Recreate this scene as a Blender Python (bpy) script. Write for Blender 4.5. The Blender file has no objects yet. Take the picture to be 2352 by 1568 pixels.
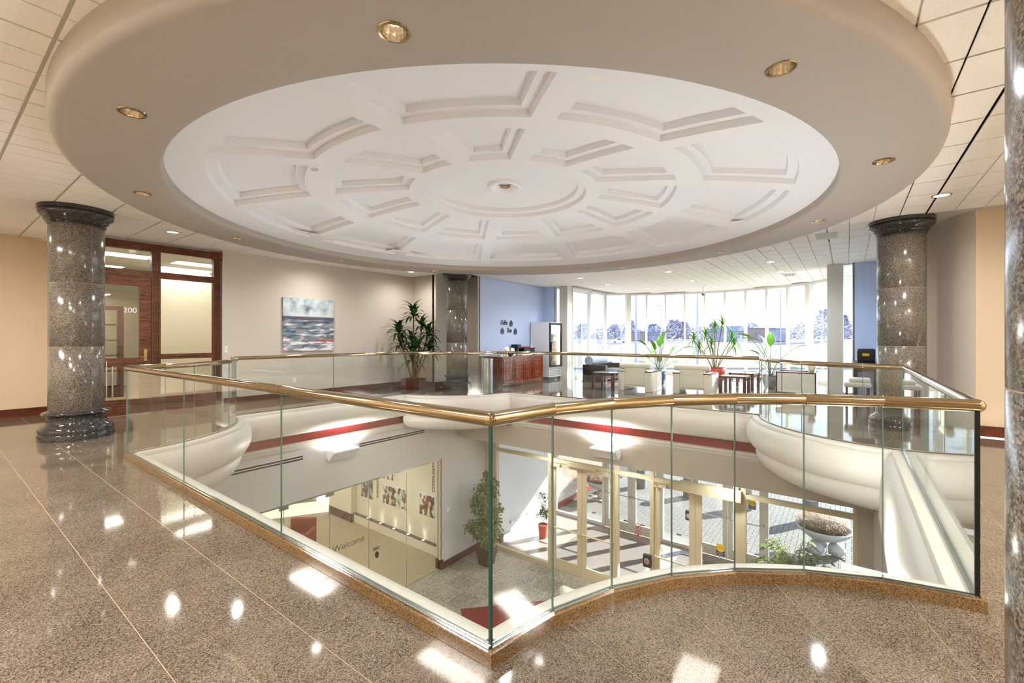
import bpy, bmesh, math, random
from mathutils import Vector, Matrix, Euler
R = math.radians
rnd = random.Random(7)
S = bpy.context.scene
COL = S.collection

# ---------------------------------------------------------------- camera, world, sun, exposure
H = 1.42                                   # eye height over the upper floor (z = 0)
cam_d = bpy.data.cameras.new('camera'); cam = bpy.data.objects.new('camera', cam_d); COL.objects.link(cam)
cam_d.sensor_width = 36.0; cam_d.lens = 1027.0 / 2352 * 36.0
cam_d.shift_y = (784 - 777) / 2352 * -1.0
cam_d.clip_start = 0.05; cam_d.clip_end = 900
cam.location = (0, 0, H)
cam.rotation_euler = (R(90), 0, math.atan2(0.6, 0.8) - R(90))
S.camera = cam

EXPOSURE = 1.2
SUN_E, SKY_S = 14.0, 1.6
vs = S.view_settings
vs.view_transform = 'Standard'; vs.look = 'None'; vs.gamma = 1.0; vs.use_curve_mapping = False; vs.exposure = EXPOSURE

world = bpy.data.worlds.new('sky'); S.world = world; world.use_nodes = True
wn = world.node_tree.nodes; wl = world.node_tree.links
bg = wn['Background']; tc = wn.new('ShaderNodeTexCoord'); sep = wn.new('ShaderNodeSeparateXYZ')
rp = wn.new('ShaderNodeValToRGB'); rp.color_ramp.elements[0].position = 0.0; rp.color_ramp.elements[0].color = (0.86, 0.92, 1.0, 1)
rp.color_ramp.elements[1].position = 0.55; rp.color_ramp.elements[1].color = (0.50, 0.66, 0.95, 1)
wl.new(tc.outputs['Generated'], sep.inputs[0]); wl.new(sep.outputs[2], rp.inputs[0])
wl.new(rp.outputs[0], bg.inputs[0]); bg.inputs[1].default_value = SKY_S

sun_d = bpy.data.lights.new('sun', 'SUN'); sun_d.energy = SUN_E; sun_d.angle = R(0.6); sun_d.color = (1.0, 0.95, 0.88)
sun = bpy.data.objects.new('sun', sun_d); COL.objects.link(sun); sun.location = (40, -25, 30)
_e = R(24); _h = Vector((-0.85, 0.53, 0)).normalized()
sun.rotation_euler = Vector((_h.x * math.cos(_e), _h.y * math.cos(_e), -math.sin(_e))).to_track_quat('-Z', 'Y').to_euler()

cy = S.cycles
cy.max_bounces = 10; cy.diffuse_bounces = 4; cy.glossy_bounces = 5; cy.transmission_bounces = 4; cy.transparent_max_bounces = 28
cy.sample_clamp_indirect = 10.0; cy.sample_clamp_direct = 0.0; cy.use_denoising = True; cy.caustics_reflective = True; cy.caustics_refractive = False

# ---------------------------------------------------------------- materials
MATS = {}
def srgb(c):
    return tuple(((v / 255) / 12.92 if v / 255 <= 0.04045 else ((v / 255 + 0.055) / 1.055) ** 2.4) for v in c) + (1.0,)
def mat(name, rgb, rough=0.6, metal=0.0, spec=0.5, coat=0.0, emit=0.0, noise=0.0, nscale=8.0, bump=0.0):
    if name in MATS: return MATS[name]
    m = bpy.data.materials.new(name); m.use_nodes = True; MATS[name] = m
    nt = m.node_tree; b = nt.nodes['Principled BSDF']
    b.inputs['Base Color'].default_value = srgb(rgb); b.inputs['Roughness'].default_value = rough
    b.inputs['Metallic'].default_value = metal; b.inputs['Specular IOR Level'].default_value = spec
    b.inputs['Coat Weight'].default_value = coat
    if emit: b.inputs['Emission Color'].default_value = srgb(rgb); b.inputs['Emission Strength'].default_value = emit
    if noise or bump:
        t = nt.nodes.new('ShaderNodeTexNoise'); t.inputs['Scale'].default_value = nscale; t.inputs['Detail'].default_value = 4
        g = nt.nodes.new('ShaderNodeNewGeometry'); nt.links.new(g.outputs['Position'], t.inputs['Vector'])
        if noise:
            r_ = nt.nodes.new('ShaderNodeValToRGB')
            k0, k1 = 1 - noise, 1 + noise
            c = srgb(rgb)
            r_.color_ramp.elements[0].position = 0.3; r_.color_ramp.elements[1].position = 0.7
            r_.color_ramp.elements[0].color = (c[0] * k0, c[1] * k0, c[2] * k0, 1); r_.color_ramp.elements[1].color = (min(1, c[0] * k1), min(1, c[1] * k1), min(1, c[2] * k1), 1)
            nt.links.new(t.outputs[0], r_.inputs[0]); nt.links.new(r_.outputs[0], b.inputs['Base Color'])
        if bump:
            bp = nt.nodes.new('ShaderNodeBump'); bp.inputs['Strength'].default_value = bump; bp.inputs['Distance'].default_value = 0.01
            nt.links.new(t.outputs[0], bp.inputs['Height']); nt.links.new(bp.outputs[0], b.inputs['Normal'])
    return m
def granite(name, dark, mid, light, scale, rough, stretch=(1, 1, 1)):
    m = bpy.data.materials.new(name); m.use_nodes = True; MATS[name] = m
    nt = m.node_tree; N = nt.nodes; L = nt.links; b = N['Principled BSDF']
    g = N.new('ShaderNodeNewGeometry'); mp = N.new('ShaderNodeMapping'); mp.inputs['Scale'].default_value = stretch
    oi = N.new('ShaderNodeObjectInfo'); L.new(oi.outputs['Random'], mp.inputs['Location'])
    L.new(g.outputs['Position'], mp.inputs['Vector'])
    n1 = N.new('ShaderNodeTexNoise'); n1.inputs['Scale'].default_value = scale; n1.inputs['Detail'].default_value = 5; n1.inputs['Roughness'].default_value = 0.75
    v = N.new('ShaderNodeTexVoronoi'); v.inputs['Scale'].default_value = scale * 1.1
    n3 = N.new('ShaderNodeTexNoise'); n3.inputs['Scale'].default_value = 2.5
    for t in (n1, v, n3): L.new(mp.outputs[0], t.inputs['Vector'])
    sp = N.new('ShaderNodeSeparateColor'); L.new(v.outputs['Color'], sp.inputs[0])
    a = N.new('ShaderNodeMath'); a.operation = 'MULTIPLY_ADD'; a.inputs[1].default_value = 0.45; L.new(sp.outputs[0], a.inputs[0])
    a2 = N.new('ShaderNodeMath'); a2.operation = 'MULTIPLY'; a2.inputs[1].default_value = 0.62; L.new(n1.outputs[0], a2.inputs[0]); L.new(a2.outputs[0], a.inputs[2])
    a3 = N.new('ShaderNodeMath'); a3.operation = 'MULTIPLY_ADD'; a3.inputs[1].default_value = 0.22; L.new(n3.outputs[0], a3.inputs[0]); L.new(a.outputs[0], a3.inputs[2])
    r_ = N.new('ShaderNodeValToRGB'); cr = r_.color_ramp
    cr.elements[0].position = 0.40; cr.elements[0].color = srgb(dark); cr.elements[1].position = 0.88; cr.elements[1].color = srgb(light)
    e = cr.elements.new(0.60); e.color = srgb(mid)
    L.new(a3.outputs[0], r_.inputs[0]); L.new(r_.outputs[0], b.inputs['Base Color'])
    b.inputs['Roughness'].default_value = rough; b.inputs['Specular IOR Level'].default_value = 0.6
    return m
def glass(name, tint, ior=1.5, gloss=1.0):
    m = bpy.data.materials.new(name); m.use_nodes = True; MATS[name] = m
    nt = m.node_tree; N = nt.nodes; L = nt.links; N.remove(N['Principled BSDF']); out = N['Material Output']
    t = N.new('ShaderNodeBsdfTransparent'); t.inputs[0].default_value = tint + (1,)
    g = N.new('ShaderNodeBsdfGlossy'); g.inputs['Roughness'].default_value = 0.0; g.inputs[0].default_value = (gloss, gloss, gloss, 1)
    f = N.new('ShaderNodeFresnel'); ge = N.new('ShaderNodeNewGeometry'); io = N.new('ShaderNodeMix')      # a thin sheet reflects alike on both faces
    io.inputs[2].default_value = ior; io.inputs[3].default_value = 1.0 / ior; L.new(ge.outputs['Backfacing'], io.inputs[0]); L.new(io.outputs[0], f.inputs[0])
    mx = N.new('ShaderNodeMixShader'); L.new(f.outputs[0], mx.inputs[0]); L.new(t.outputs[0], mx.inputs[1]); L.new(g.outputs[0], mx.inputs[2])
    L.new(mx.outputs[0], out.inputs['Surface'])
    return m
def wood(name, dark, light, scale=(3, 30, 30), rough=0.3):
    m = bpy.data.materials.new(name); m.use_nodes = True; MATS[name] = m
    nt = m.node_tree; N = nt.nodes; L = nt.links; b = N['Principled BSDF']
    g = N.new('ShaderNodeNewGeometry'); mp = N.new('ShaderNodeMapping'); mp.inputs['Scale'].default_value = scale; L.new(g.outputs['Position'], mp.inputs[0])
    n = N.new('ShaderNodeTexNoise'); n.inputs['Scale'].default_value = 1.6; n.inputs['Detail'].default_value = 6; n.inputs['Distortion'].default_value = 1.2
    L.new(mp.outputs[0], n.inputs['Vector'])
    r_ = N.new('ShaderNodeValToRGB'); r_.color_ramp.elements[0].position = 0.38; r_.color_ramp.elements[0].color = srgb(dark)
    r_.color_ramp.elements[1].position = 0.66; r_.color_ramp.elements[1].color = srgb(light)
    L.new(n.outputs[0], r_.inputs[0]); L.new(r_.outputs[0], b.inputs['Base Color']); b.inputs['Roughness'].default_value = rough
    return m

M_floor = granite('floor granite', (50, 43, 36), (94, 83, 71), (134, 122, 107), 200, 0.06)
M_curb = granite('curb granite', (66, 50, 32), (106, 82, 54), (142, 114, 78), 200, 0.09)
M_lowfloor = granite('lower floor granite', (96, 88, 76), (150, 142, 128), (190, 180, 164), 60, 0.12)
M_shaft = granite('column granite', (52, 46, 42), (98, 92, 84), (142, 134, 124), 130, 0.17)
M_dark = granite('dark column granite', (26, 25, 25), (46, 45, 45), (78, 76, 74), 140, 0.05)
M_redgran = mat('red granite', (120, 48, 46), 0.15, noise=0.25, nscale=60)
M_grout = mat('grout', (178, 152, 122), 0.7)
M_wall = mat('painted wall', (202, 194, 184), 0.7)
M_wallwarm = mat('warm painted wall', (212, 194, 168), 0.7)
M_grey = mat('grey painted wall', (206, 205, 203), 0.7)
M_beige = mat('beige painted beam', (180, 171, 160), 0.7)
M_blue = mat('blue painted wall', (190, 208, 240), 0.7)
M_white = mat('white plaster', (236, 238, 244), 0.55)
M_ring = mat('taupe plaster', (172, 165, 158), 0.6)
M_trim = mat('cream moulding paint', (206, 202, 195), 0.45)
M_red = mat('red band paint', (132, 36, 40), 0.22)
M_tile = mat('acoustic tile', (246, 243, 238), 0.85, noise=0.04, nscale=70, bump=0.25)
M_grid = mat('ceiling grid', (206, 200, 190), 0.6)
M_brass = mat('polished brass', (184, 165, 132), 0.10, metal=1.0)
M_chrome = mat('chrome', (214, 216, 218), 0.12, metal=1.0)
M_steel = mat('brushed steel', (190, 192, 194), 0.32, metal=1.0)
M_glass = glass('railing glass', (0.955, 0.975, 0.962), 1.5)
M_wglass = glass('window glass', (0.96, 0.975, 0.985), 1.42, 0.9)
M_gedge = mat('green glass edge', (20, 66, 54), 0.15, coat=0.5)
M_gedge2 = mat('pale glass edge', (92, 116, 108), 0.2)
M_black = mat('black', (18, 18, 19), 0.35)
M_oak = wood('dark oak', (52, 22, 8), (124, 66, 34))
M_cherry = wood('cherry wood', (96, 38, 20), (158, 78, 46), rough=0.2)
M_base = wood('baseboard wood', (58, 24, 12), (108, 54, 34), rough=0.3)
M_alu = mat('champagne aluminium', (204, 188, 154), 0.35)
M_frame = mat('pale window frame', (206, 204, 194), 0.45)
M_cream = mat('cream room paint', (226, 218, 194), 0.6)
M_carpet = mat('beige carpet', (168, 152, 120), 0.95, noise=0.10, nscale=14)
M_lens = mat('lamp lens', (255, 240, 218), 0.4, emit=5.0)
M_dimlens = mat('small lamp', (255, 240, 214), 0.4, emit=5.0)
M_troffer = mat('light panel', (255, 248, 236), 0.4, emit=4.0)
M_gold = mat('gold reflector', (236, 228, 214), 0.16, metal=1.0)
M_leather = mat('cream leather', (226, 220, 206), 0.34)
M_blackl = mat('black leather', (26, 26, 28), 0.25)
M_redwood = wood('dark red wood', (46, 16, 14), (92, 38, 30), rough=0.25)
M_leaf = mat('leaf green', (52, 96, 34), 0.4, noise=0.3, nscale=12)
M_leafl = mat('bright leaf green', (96, 152, 44), 0.35, noise=0.2, nscale=10)
M_leafd = mat('dark leaf green', (34, 62, 24), 0.35, noise=0.3, nscale=14)
M_fic = mat('ficus leaf', (96, 112, 58), 0.5, noise=0.35, nscale=30)
M_bark = mat('bark', (120, 94, 66), 0.8, noise=0.2, nscale=20)
M_soil = mat('soil', (70, 52, 36), 0.95)

# ---------------------------------------------------------------- mesh helpers
class MB:
    def __init__(s): s.v = []; s.f = []; s.m = []
    def add(s, vs, fs, mi=0):
        o = len(s.v); s.v += [tuple(v) for v in vs]; s.f += [tuple(i + o for i in f) for f in fs]; s.m += [mi] * len(fs); return s
    def box(s, x0, x1, y0, y1, z0, z1, mi=0):
        v = [(x0, y0, z0), (x1, y0, z0), (x1, y1, z0), (x0, y1, z0), (x0, y0, z1), (x1, y0, z1), (x1, y1, z1), (x0, y1, z1)]
        return s.add(v, [(3, 2, 1, 0), (4, 5, 6, 7), (0, 1, 5, 4), (1, 2, 6, 5), (2, 3, 7, 6), (3, 0, 4, 7)], mi)
    def obox(s, c, d, rz=0.0, mi=0, rx=0.0, ry=0.0):
        M = Matrix.Translation(c) @ Euler((rx, ry, rz)).to_matrix().to_4x4()
        v = [M @ Vector((a * d[0] / 2, b * d[1] / 2, e * d[2] / 2)) for e in (-1, 1) for a, b in ((-1, -1), (1, -1), (1, 1), (-1, 1))]
        return s.add(v, [(3, 2, 1, 0), (4, 5, 6, 7), (0, 1, 5, 4), (1, 2, 6, 5), (2, 3, 7, 6), (3, 0, 4, 7)], mi)
    def prism(s, P, z0, z1, mi=0, mside=None):
        n = len(P); v = [(x, y, z0) for x, y in P] + [(x, y, z1) for x, y in P]
        s.add(v, [tuple(range(n - 1, -1, -1)), tuple(range(n, 2 * n))], mi)
        o = len(s.v) - 2 * n
        for i in range(n):
            j = (i + 1) % n; s.f.append((o + i, o + j, o + n + j, o + n + i)); s.m.append(mi if mside is None else mside)
        return s
    def lathe(s, prof, c=(0, 0, 0), n=32, a0=0.0, a1=2 * math.pi, mi=0, flip=False):
        full = abs(a1 - a0 - 2 * math.pi) < 1e-6; k = n if full else n + 1; m = len(prof)
        v = []
        for i in range(k):
            a = a0 + (a1 - a0) * i / n
            for r_, z in prof: v.append((c[0] + r_ * math.cos(a), c[1] + r_ * math.sin(a), c[2] + z))
        f = []
        for i in range(n):
            j = (i + 1) % k
            for q in range(m - 1):
                t = (i * m + q, j * m + q, j * m + q + 1, i * m + q + 1)
                f.append(t[::-1] if flip else t)
        return s.add(v, f, mi)
    def tube(s, P, r_, n=8, mi=0, r1=None, cap=True):
        P = [Vector(p) for p in P]; m = len(P); v = []
        ref = Vector((0, 0, 1))
        for i, p in enumerate(P):
            t = (P[min(i + 1, m - 1)] - P[max(i - 1, 0)]).normalized()
            rf = ref if abs(t.dot(ref)) < 0.95 else Vector((1, 0, 0))
            a = t.cross(rf).normalized(); b = t.cross(a).normalized()
            rr = r_ if r1 is None else r_ + (r1 - r_) * i / (m - 1)
            k = 1.0
            if 0 < i < m - 1:
                d1 = (P[i] - P[i - 1]).normalized(); d2 = (P[i + 1] - P[i]).normalized()
                k = 1 / max(0.6, math.sqrt((1 + d1.dot(d2)) / 2))
            for q in range(n):
                an = 2 * math.pi * q / n; v.append(p + (a * math.cos(an) * (k if abs(t.z) < .5 else 1) + b * math.sin(an)) * rr)
        f = [(i * n + q, i * n + (q + 1) % n, (i + 1) * n + (q + 1) % n, (i + 1) * n + q) for i in range(m - 1) for q in range(n)]
        if cap: f += [tuple(range(n - 1, -1, -1)), tuple((m - 1) * n + q for q in range(n))]
        return s.add(v, f, mi)
    def ball(s, c, r_, n=12, mi=0, sz=1.0):
        m = n // 2; pr = [(math.sin(math.pi * i / m) * r_, -math.cos(math.pi * i / m) * r_ * sz) for i in range(m + 1)]
        pr[0] = (1e-4, pr[0][1]); pr[-1] = (1e-4, pr[-1][1])
        return s.lathe(pr, c, n, mi=mi)
    def sweep(s, prof, p0, p1, nrm, mi=0):
        # prof: (e, z) offset along nrm ; straight extrusion p0 -> p1
        m = len(prof); v = [(p[0] + nrm[0] * e, p[1] + nrm[1] * e, z) for p in (p0, p1) for e, z in prof]
        return s.add(v, [(q, q + 1, m + q + 1, m + q) for q in range(m - 1)], mi)
    def build(s, name, mats, parent=None, sharp=35, loc=None):
        me = bpy.data.meshes.new(name); me.from_pydata(s.v, [], s.f); 
        for m_ in (mats if isinstance(mats, (list, tuple)) else [mats]): me.materials.append(m_)
        me.polygons.foreach_set('material_index', s.m); me.polygons.foreach_set('use_smooth', [True] * len(s.f))
        bm = bmesh.new(); bm.from_mesh(me); bmesh.ops.recalc_face_normals(bm, faces=bm.faces); bm.to_mesh(me); bm.free()
        me.set_sharp_from_angle(angle=R(sharp)); me.update()
        return link(name, me, parent, loc)
def link(name, data, parent=None, loc=None):
    o = bpy.data.objects.new(name, data); COL.objects.link(o)
    if parent is not None: o.parent = parent
    if loc is not None: o.location = loc
    return o
def tag(o, label=None, cat=None, group=None, kind=None):
    if label: o['label'] = label
    if cat: o['category'] = cat
    if group: o['group'] = group
    if kind: o['kind'] = kind
    return o
def thing(name, label, cat, loc=(0, 0, 0), rz=0.0, group=None):
    o = link(name, None); o.location = loc; o.rotation_euler = (0, 0, rz); return tag(o, label, cat, group)
def struct(name, mb, mats, parent=None, label=None, **k):
    o = mb.build(name, mats, parent, **k)
    if parent is None: o['kind'] = 'structure'
    if label: o['label'] = label
    return o
def copy_tree(o, parent=None):
    c = o.copy(); COL.objects.link(c); c.parent = parent
    for ch in [q for q in bpy.data.objects if q.parent == o]: copy_tree(ch, c)
    return c
def dup(root, loc, rz=None, label=None, group=None):
    c = copy_tree(root); c.location = loc
    if rz is not None: c.rotation_euler = (0, 0, rz)
    if label: c['label'] = label
    if group: c['group'] = group
    return c
def text(body, size, m, parent=None, loc=(0, 0, 0), rot=(0, 0, 0), name='lettering', ext=0.002, align='CENTER', shear=0.0, bold=0.0):
    cu = bpy.data.curves.new(name, 'FONT'); cu.body = body; cu.size = size; cu.extrude = ext; cu.align_x = align; cu.align_y = 'CENTER'; cu.shear = shear; cu.offset = bold
    cu.materials.append(m); tmp = bpy.data.objects.new(name, cu); COL.objects.link(tmp)
    me = bpy.data.meshes.new_from_object(tmp); bpy.data.objects.remove(tmp)
    if not me.materials: me.materials.append(m)
    o = bpy.data.objects.new(name, me); COL.objects.link(o); o.parent = parent; o.location = loc; o.rotation_euler = rot
    return o
def spot(loc, energy, size=110, blend=0.9, color=(1.0, 0.91, 0.81), rad=0.05, name='lamp_light', parent=None, rot=(0, 0, 0)):
    l = bpy.data.lights.new(name, 'SPOT'); l.energy = energy; l.spot_size = R(size); l.spot_blend = blend; l.color = color; l.shadow_soft_size = rad
    o = bpy.data.objects.new(name, l); COL.objects.link(o); o.location = loc; o.rotation_euler = rot; o.parent = parent; return o
def area(loc, energy, sx, sy, color=(1, 0.95, 0.88), rot=(0, 0, 0), name='panel_light', parent=None):
    l = bpy.data.lights.new(name, 'AREA'); l.energy = energy; l.shape = 'RECTANGLE'; l.size = sx; l.size_y = sy; l.color = color
    o = bpy.data.objects.new(name, l); COL.objects.link(o); o.location = loc; o.rotation_euler = rot; o.parent = parent; return o

# ---------------------------------------------------------------- plan
EX0, EX1, EY0, EY1 = 1.48, 9.10, -0.58, 8.72          # kerb faces of the opening
ARC_R = 2.03
ARCS = {'near': (1.30, -0.80), 'left': (1.30, 8.92), 'right': (9.28, -0.80), 'far': (9.28, 8.92)}
COLS = {'near': (1.53, -0.60), 'left': (1.40, 8.92), 'right': (9.35, -0.68), 'far': (9.22, 8.86)}
ZC = 3.28; ZF = -4.87
DX, DY = 5.40, 4.18                                    # dome centre
WY0, WY1 = -0.38, 8.85                                 # lower walls
BAYC = (13.35, 4.15); BAYR = 5.4

def arc_span(k, rad):
    cx, cy_ = ARCS[k]
    if k in ('near', 'left'): ax = math.acos(min(1, (EX0 - cx) / rad))
    else: ax = math.acos(min(1, (cx - EX1) / rad))
    if k in ('near', 'right'): ay = math.asin((EY0 - cy_) / rad)
    else: ay = math.asin((cy_ - EY1) / rad)
    # base angles run from the y-edge side (ay) up to the x-edge side (ax) in the first-quadrant sense
    return ay, ax
def arc_pt(k, rad, a):
    cx, cy_ = ARCS[k]; sx = 1 if k in ('near', 'left') else -1; sy = 1 if k in ('near', 'right') else -1
    return (cx + sx * rad * math.cos(a), cy_ + sy * rad * math.sin(a))
NP = 7
def run_points(e):
    """corner-to-corner list of plan points of the whole loop at offset e into the opening, by run"""
    runs = []
    rr = ARC_R + e
    def arc(k, rev):
        # clip with the straight lines offset by e
        cx, cy_ = ARCS[k]
        dxe = abs((EX0 + e - cx) if k in ('near', 'left') else (cx - (EX1 - e)))
        dye = abs((EY0 + e - cy_) if k in ('near', 'right') else (cy_ - (EY1 - e)))
        a_hi = math.acos(dxe / rr); a_lo = math.asin(dye / rr)
        P = [arc_pt(k, rr, a_lo + (a_hi - a_lo) * i / NP) for i in range(NP + 1)]
        return P[::-1] if rev else P
    near = arc('near', True)      # N -> R
    right = arc('right', False)   # from y edge ... to x edge
    far = arc('far', True)
    left = arc('left', False)
    # straight runs
    def seg(a, b, n): return [(a[0] + (b[0] - a[0]) * i / n, a[1] + (b[1] - a[1]) * i / n) for i in range(n + 1)]
    return [('near', near), ('side right', seg(near[-1], right[0], 2)), ('right', right), ('side lounge', seg(right[-1], far[0], 3)),
            ('far', far), ('side left', seg(far[-1], left[0], 2)), ('left', left), ('side near', seg(left[-1], near[0], 3))]

# ---------------------------------------------------------------- upper floor
fl = tag(link('floor', None), kind='structure')
slab = MB()
t0 = -0.012
TG = -0.0015
rects = [(-3.2, EX0, -4.4, 12.2), (EX0, EX1, EY1, 10.75), (EX0, EX1, -4.4, EY0), (EX1, 14.2, -0.7, 9.0), (EX1, 10.3, 9.0, 9.8), (EX1, 10.3, -1.5, -0.7)]
for (a, b, c, d) in rects: slab.box(a, b, c, d, -0.30, TG)
for k in ARCS:
    P = run_points(0.02); ap = dict(P)[k]
    cx = EX0 if k in ('near', 'left') else EX1; cyy = EY0 if k in ('near', 'right') else EY1
    poly = [(cx, cyy)] + list(ap)
    area2 = sum(poly[i][0] * poly[(i + 1) % len(poly)][1] - poly[(i + 1) % len(poly)][0] * poly[i][1] for i in range(len(poly)))
    if area2 < 0: poly = poly[::-1]
    slab.prism(poly, -0.30, TG)
# bay slab
bayp = [(14.2, 0.2), (16.9, 0.3)] + [(BAYC[0] + (BAYR + .1) * math.cos(a), BAYC[1] + (BAYR + .1) * math.sin(a)) for a in [R(-46 + 92 * i / 24) for i in range(25)]] + [(16.9, 8.0), (14.2, 8.1)]
slab.prism(bayp, -0.30, TG)
struct('floor_slab', slab, M_grout, fl)

def unit_tile():
    g = 0.0; b = MB(); bv = 0.002
    b.box(0, 1, 0, 1, t0, 0.0)
    return b
_ut = unit_tile(); utile = bpy.data.meshes.new('floor_tile'); utile.from_pydata(_ut.v, [], _ut.f); utile.materials.append(M_floor)
tiles = []
def lines(a, b, step, off):
    k0 = math.floor((a - off) / step); L_ = [a]; v = off + step * (k0 + 1)
    while v < b - 0.02:
        if v > a + 0.02: L_.append(v)
        v += step
    return L_ + [b]
def in_bay(x, y):
    if x < 14.2: return True
    if x < 17.0: return 0.4 < y < 7.9
    return math.hypot(x - BAYC[0], y - BAYC[1]) < BAYR - 0.15 and 0.4 < y < 7.9
G = 0.0018
def rect_tiles(x0, x1, y0, y1, dx, dy, ox, oy):
    xs = lines(x0, x1, dx, ox); ys = lines(y0, y1, dy, oy)
    for i in range(len(xs) - 1):
        for j in range(len(ys) - 1):
            a, b, c, d = xs[i], xs[i + 1], ys[j], ys[j + 1]
            if in_bay((a + b) / 2, (c + d) / 2): tiles.append((a + G, b - G, c + G, d - G))
rect_tiles(-3.2, EX0, -4.4, 12.0, 0.487, 0.90, 1.13, 6.06)
rect_tiles(EX0, EX1, EY1, 10.6, 0.90, 0.487, 5.3, EY1 + 0.35)
rect_tiles(EX0, EX1, -4.4, EY0, 0.90, 0.487, 5.3, EY0 - 0.35)
rect_tiles(EX1, 18.8, -0.6, 8.9, 0.61, 0.61, EX1 + 0.35, 4.15)
def view_depth(x, y): return 0.8 * x + 0.6 * y
def visible(x, y, m=0.1):
    d = view_depth(x, y)
    return d > 0.15 and abs(0.6 * x - 0.8 * y) / d < 1.2 + m
vis = [t for t in tiles if visible((t[0] + t[1]) / 2, (t[2] + t[3]) / 2, 0.35)]
vis.sort(key=lambda t: view_depth((t[0] + t[1]) / 2, (t[2] + t[3]) / 2)); vset = set(vis[:255])
rest = MB()
for t in tiles:
    if t in vset:
        o = link('floor_tile', utile, fl); o.location = (t[0], t[2], 0); o.scale = (t[1] - t[0], t[3] - t[2], 1)
    else: rest.box(t[0], t[1], t[2], t[3], t0, 0)
o = rest.build('floor_tile_field', M_floor, fl); o['kind'] = 'stuff'
# polar tiles inside the four rounded corners
def quarter(k, angs):
    cx, cyy = ARCS[k]; ex = EX0 if k in ('near', 'left') else EX1; ey = EY0 if k in ('near', 'right') else EY1
    sx = 1 if ex == EX0 else -1; sy = 1 if ey == EY0 else -1
    def inner(a, rad):           # point clipped to the quadrant
        x, y = cx + sx * rad * math.cos(a), cyy + sy * rad * math.sin(a)
        return (max(x, ex) if sx > 0 else min(x, ex), max(y, ey) if sy > 0 else min(y, ey))
    for (ra, rb) in ((0.30, 1.15), (1.15, ARC_R + 0.02)):
        for i in range(len(angs) - 1):
            a0_, a1_ = R(angs[i]), R(angs[i + 1]); n = 4; g1 = G / max(ra, .4); g2 = G / rb
            P = [inner(a0_ + g2 + (a1_ - a0_ - 2 * g2) * q / n, rb - G) for q in range(n + 1)] + [inner(a1_ - g1 - (a1_ - a0_ - 2 * g1) * q / n, ra + G) for q in range(n + 1)]
            Q = []
            for p in P:
                if not Q or (abs(p[0] - Q[-1][0]) + abs(p[1] - Q[-1][1])) > 1e-4: Q.append(p)
            if len(Q) > 2 and abs(Q[0][0] - Q[-1][0]) + abs(Q[0][1] - Q[-1][1]) < 1e-4: Q.pop()
            if len(Q) < 3: continue
            ar = sum(Q[i_][0] * Q[(i_ + 1) % len(Q)][1] - Q[(i_ + 1) % len(Q)][0] * Q[i_][1] for i_ in range(len(Q)))
            if abs(ar) < 0.004: continue
            if ar < 0: Q = Q[::-1]
            MB().prism(Q, t0, 0).build('floor_tile', M_floor, fl)
for k in ARCS: quarter(k, [-7, 15.5, 34, 52.5, 71, 97])

# ---------------------------------------------------------------- kerb, rolled moulding, red band (around the opening)
kerb = tag(link('trim_1', None), kind='structure'); kerb['label'] = 'polished brown granite kerb under the glass railing'
ra0, rb0 = run_points(0.0), run_points(0.050)
for (nm, A), (_, B) in zip(ra0, rb0):
    for i in range(len(A) - 1):
        Q = [A[i], A[i + 1], B[i + 1], B[i]]
        # small gap at the joint
        MB().prism(Q, 0.0, 0.061).build('kerb_stone', M_curb, kerb)
ROLL = [(0.048, 0.050), (0.10, 0.050), (0.140, 0.048), (0.150, 0.035), (0.155, 0.0), (0.20, -0.02), (0.235, -0.09), (0.25, -0.17), (0.245, -0.26), (0.22, -0.34), (0.175, -0.41), (0.12, -0.455)]
ROLL2 = [(0.12, -0.455), (0.085, -0.47), (0.09, -0.50), (0.10, -0.56), (0.08, -0.63), (0.03, -0.71), (-0.05, -0.77), (-0.16, -0.81), (-0.30, -0.83)]
trims = {}
for k in ARCS:
    cx, cyy = ARCS[k]; sx = 1 if k in ('near', 'left') else -1; sy = 1 if k in ('near', 'right') else -1
    b = MB(); n = 40; a0_, a1_ = arc_span(k, ARC_R)
    prof = [(ARC_R + e, z) for e, z in ROLL + ROLL2[1:]] + [(0.02, -0.83)]
    v = []; m = len(prof)
    for i in range(n + 1):
        a = a0_ + (a1_ - a0_) * i / n
        for r_, z in prof: v.append((cx + sx * r_ * math.cos(a), cyy + sy * r_ * math.sin(a), z))
    b.add(v, [(i * m + q, (i + 1) * m + q, (i + 1) * m + q + 1, i * m + q + 1) for i in range(n) for q in range(m - 1)])
    o = struct('trim_2', b, M_trim, sharp=50); o['label'] = 'cream rolled moulding curving under the rounded balcony corner'
CROWN = [(-0.13, -0.66), (-0.03, -0.675), (-0.03, -0.715), (-0.06, -0.73), (-0.075, -0.79), (-0.11, -0.815), (-0.12, -0.84), (-0.13, -0.845)]
WE = EY1 - WY1                                           # wall offset from the kerb face (negative)
sides = {'left': ((3.315, EY1), (7.265, EY1), (0, -1)), 'lounge': ((EX1, 1.222), (EX1, 6.898), (-1, 0)), 'near': ((EX0, 1.222), (EX0, 6.898), (1, 0))}
for k, (p0, p1, nrm) in sides.items():
    o = struct('trim_3', MB().sweep(ROLL + [(-0.14, -0.46)], p0, p1, nrm), M_trim, sharp=50); o['label'] = 'straight rolled moulding below the kerb'
    b = MB(); b.sweep([(-0.10, -0.45), (-0.10, -0.67)], p0, p1, nrm)
    o = struct('trim_4', b, M_red); o['label'] = 'recessed red painted band below the rolled moulding'
    o = struct('trim_5', MB().sweep(CROWN, p0, p1, nrm), M_trim, sharp=40); o['label'] = 'stepped crown moulding under the red band'
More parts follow.
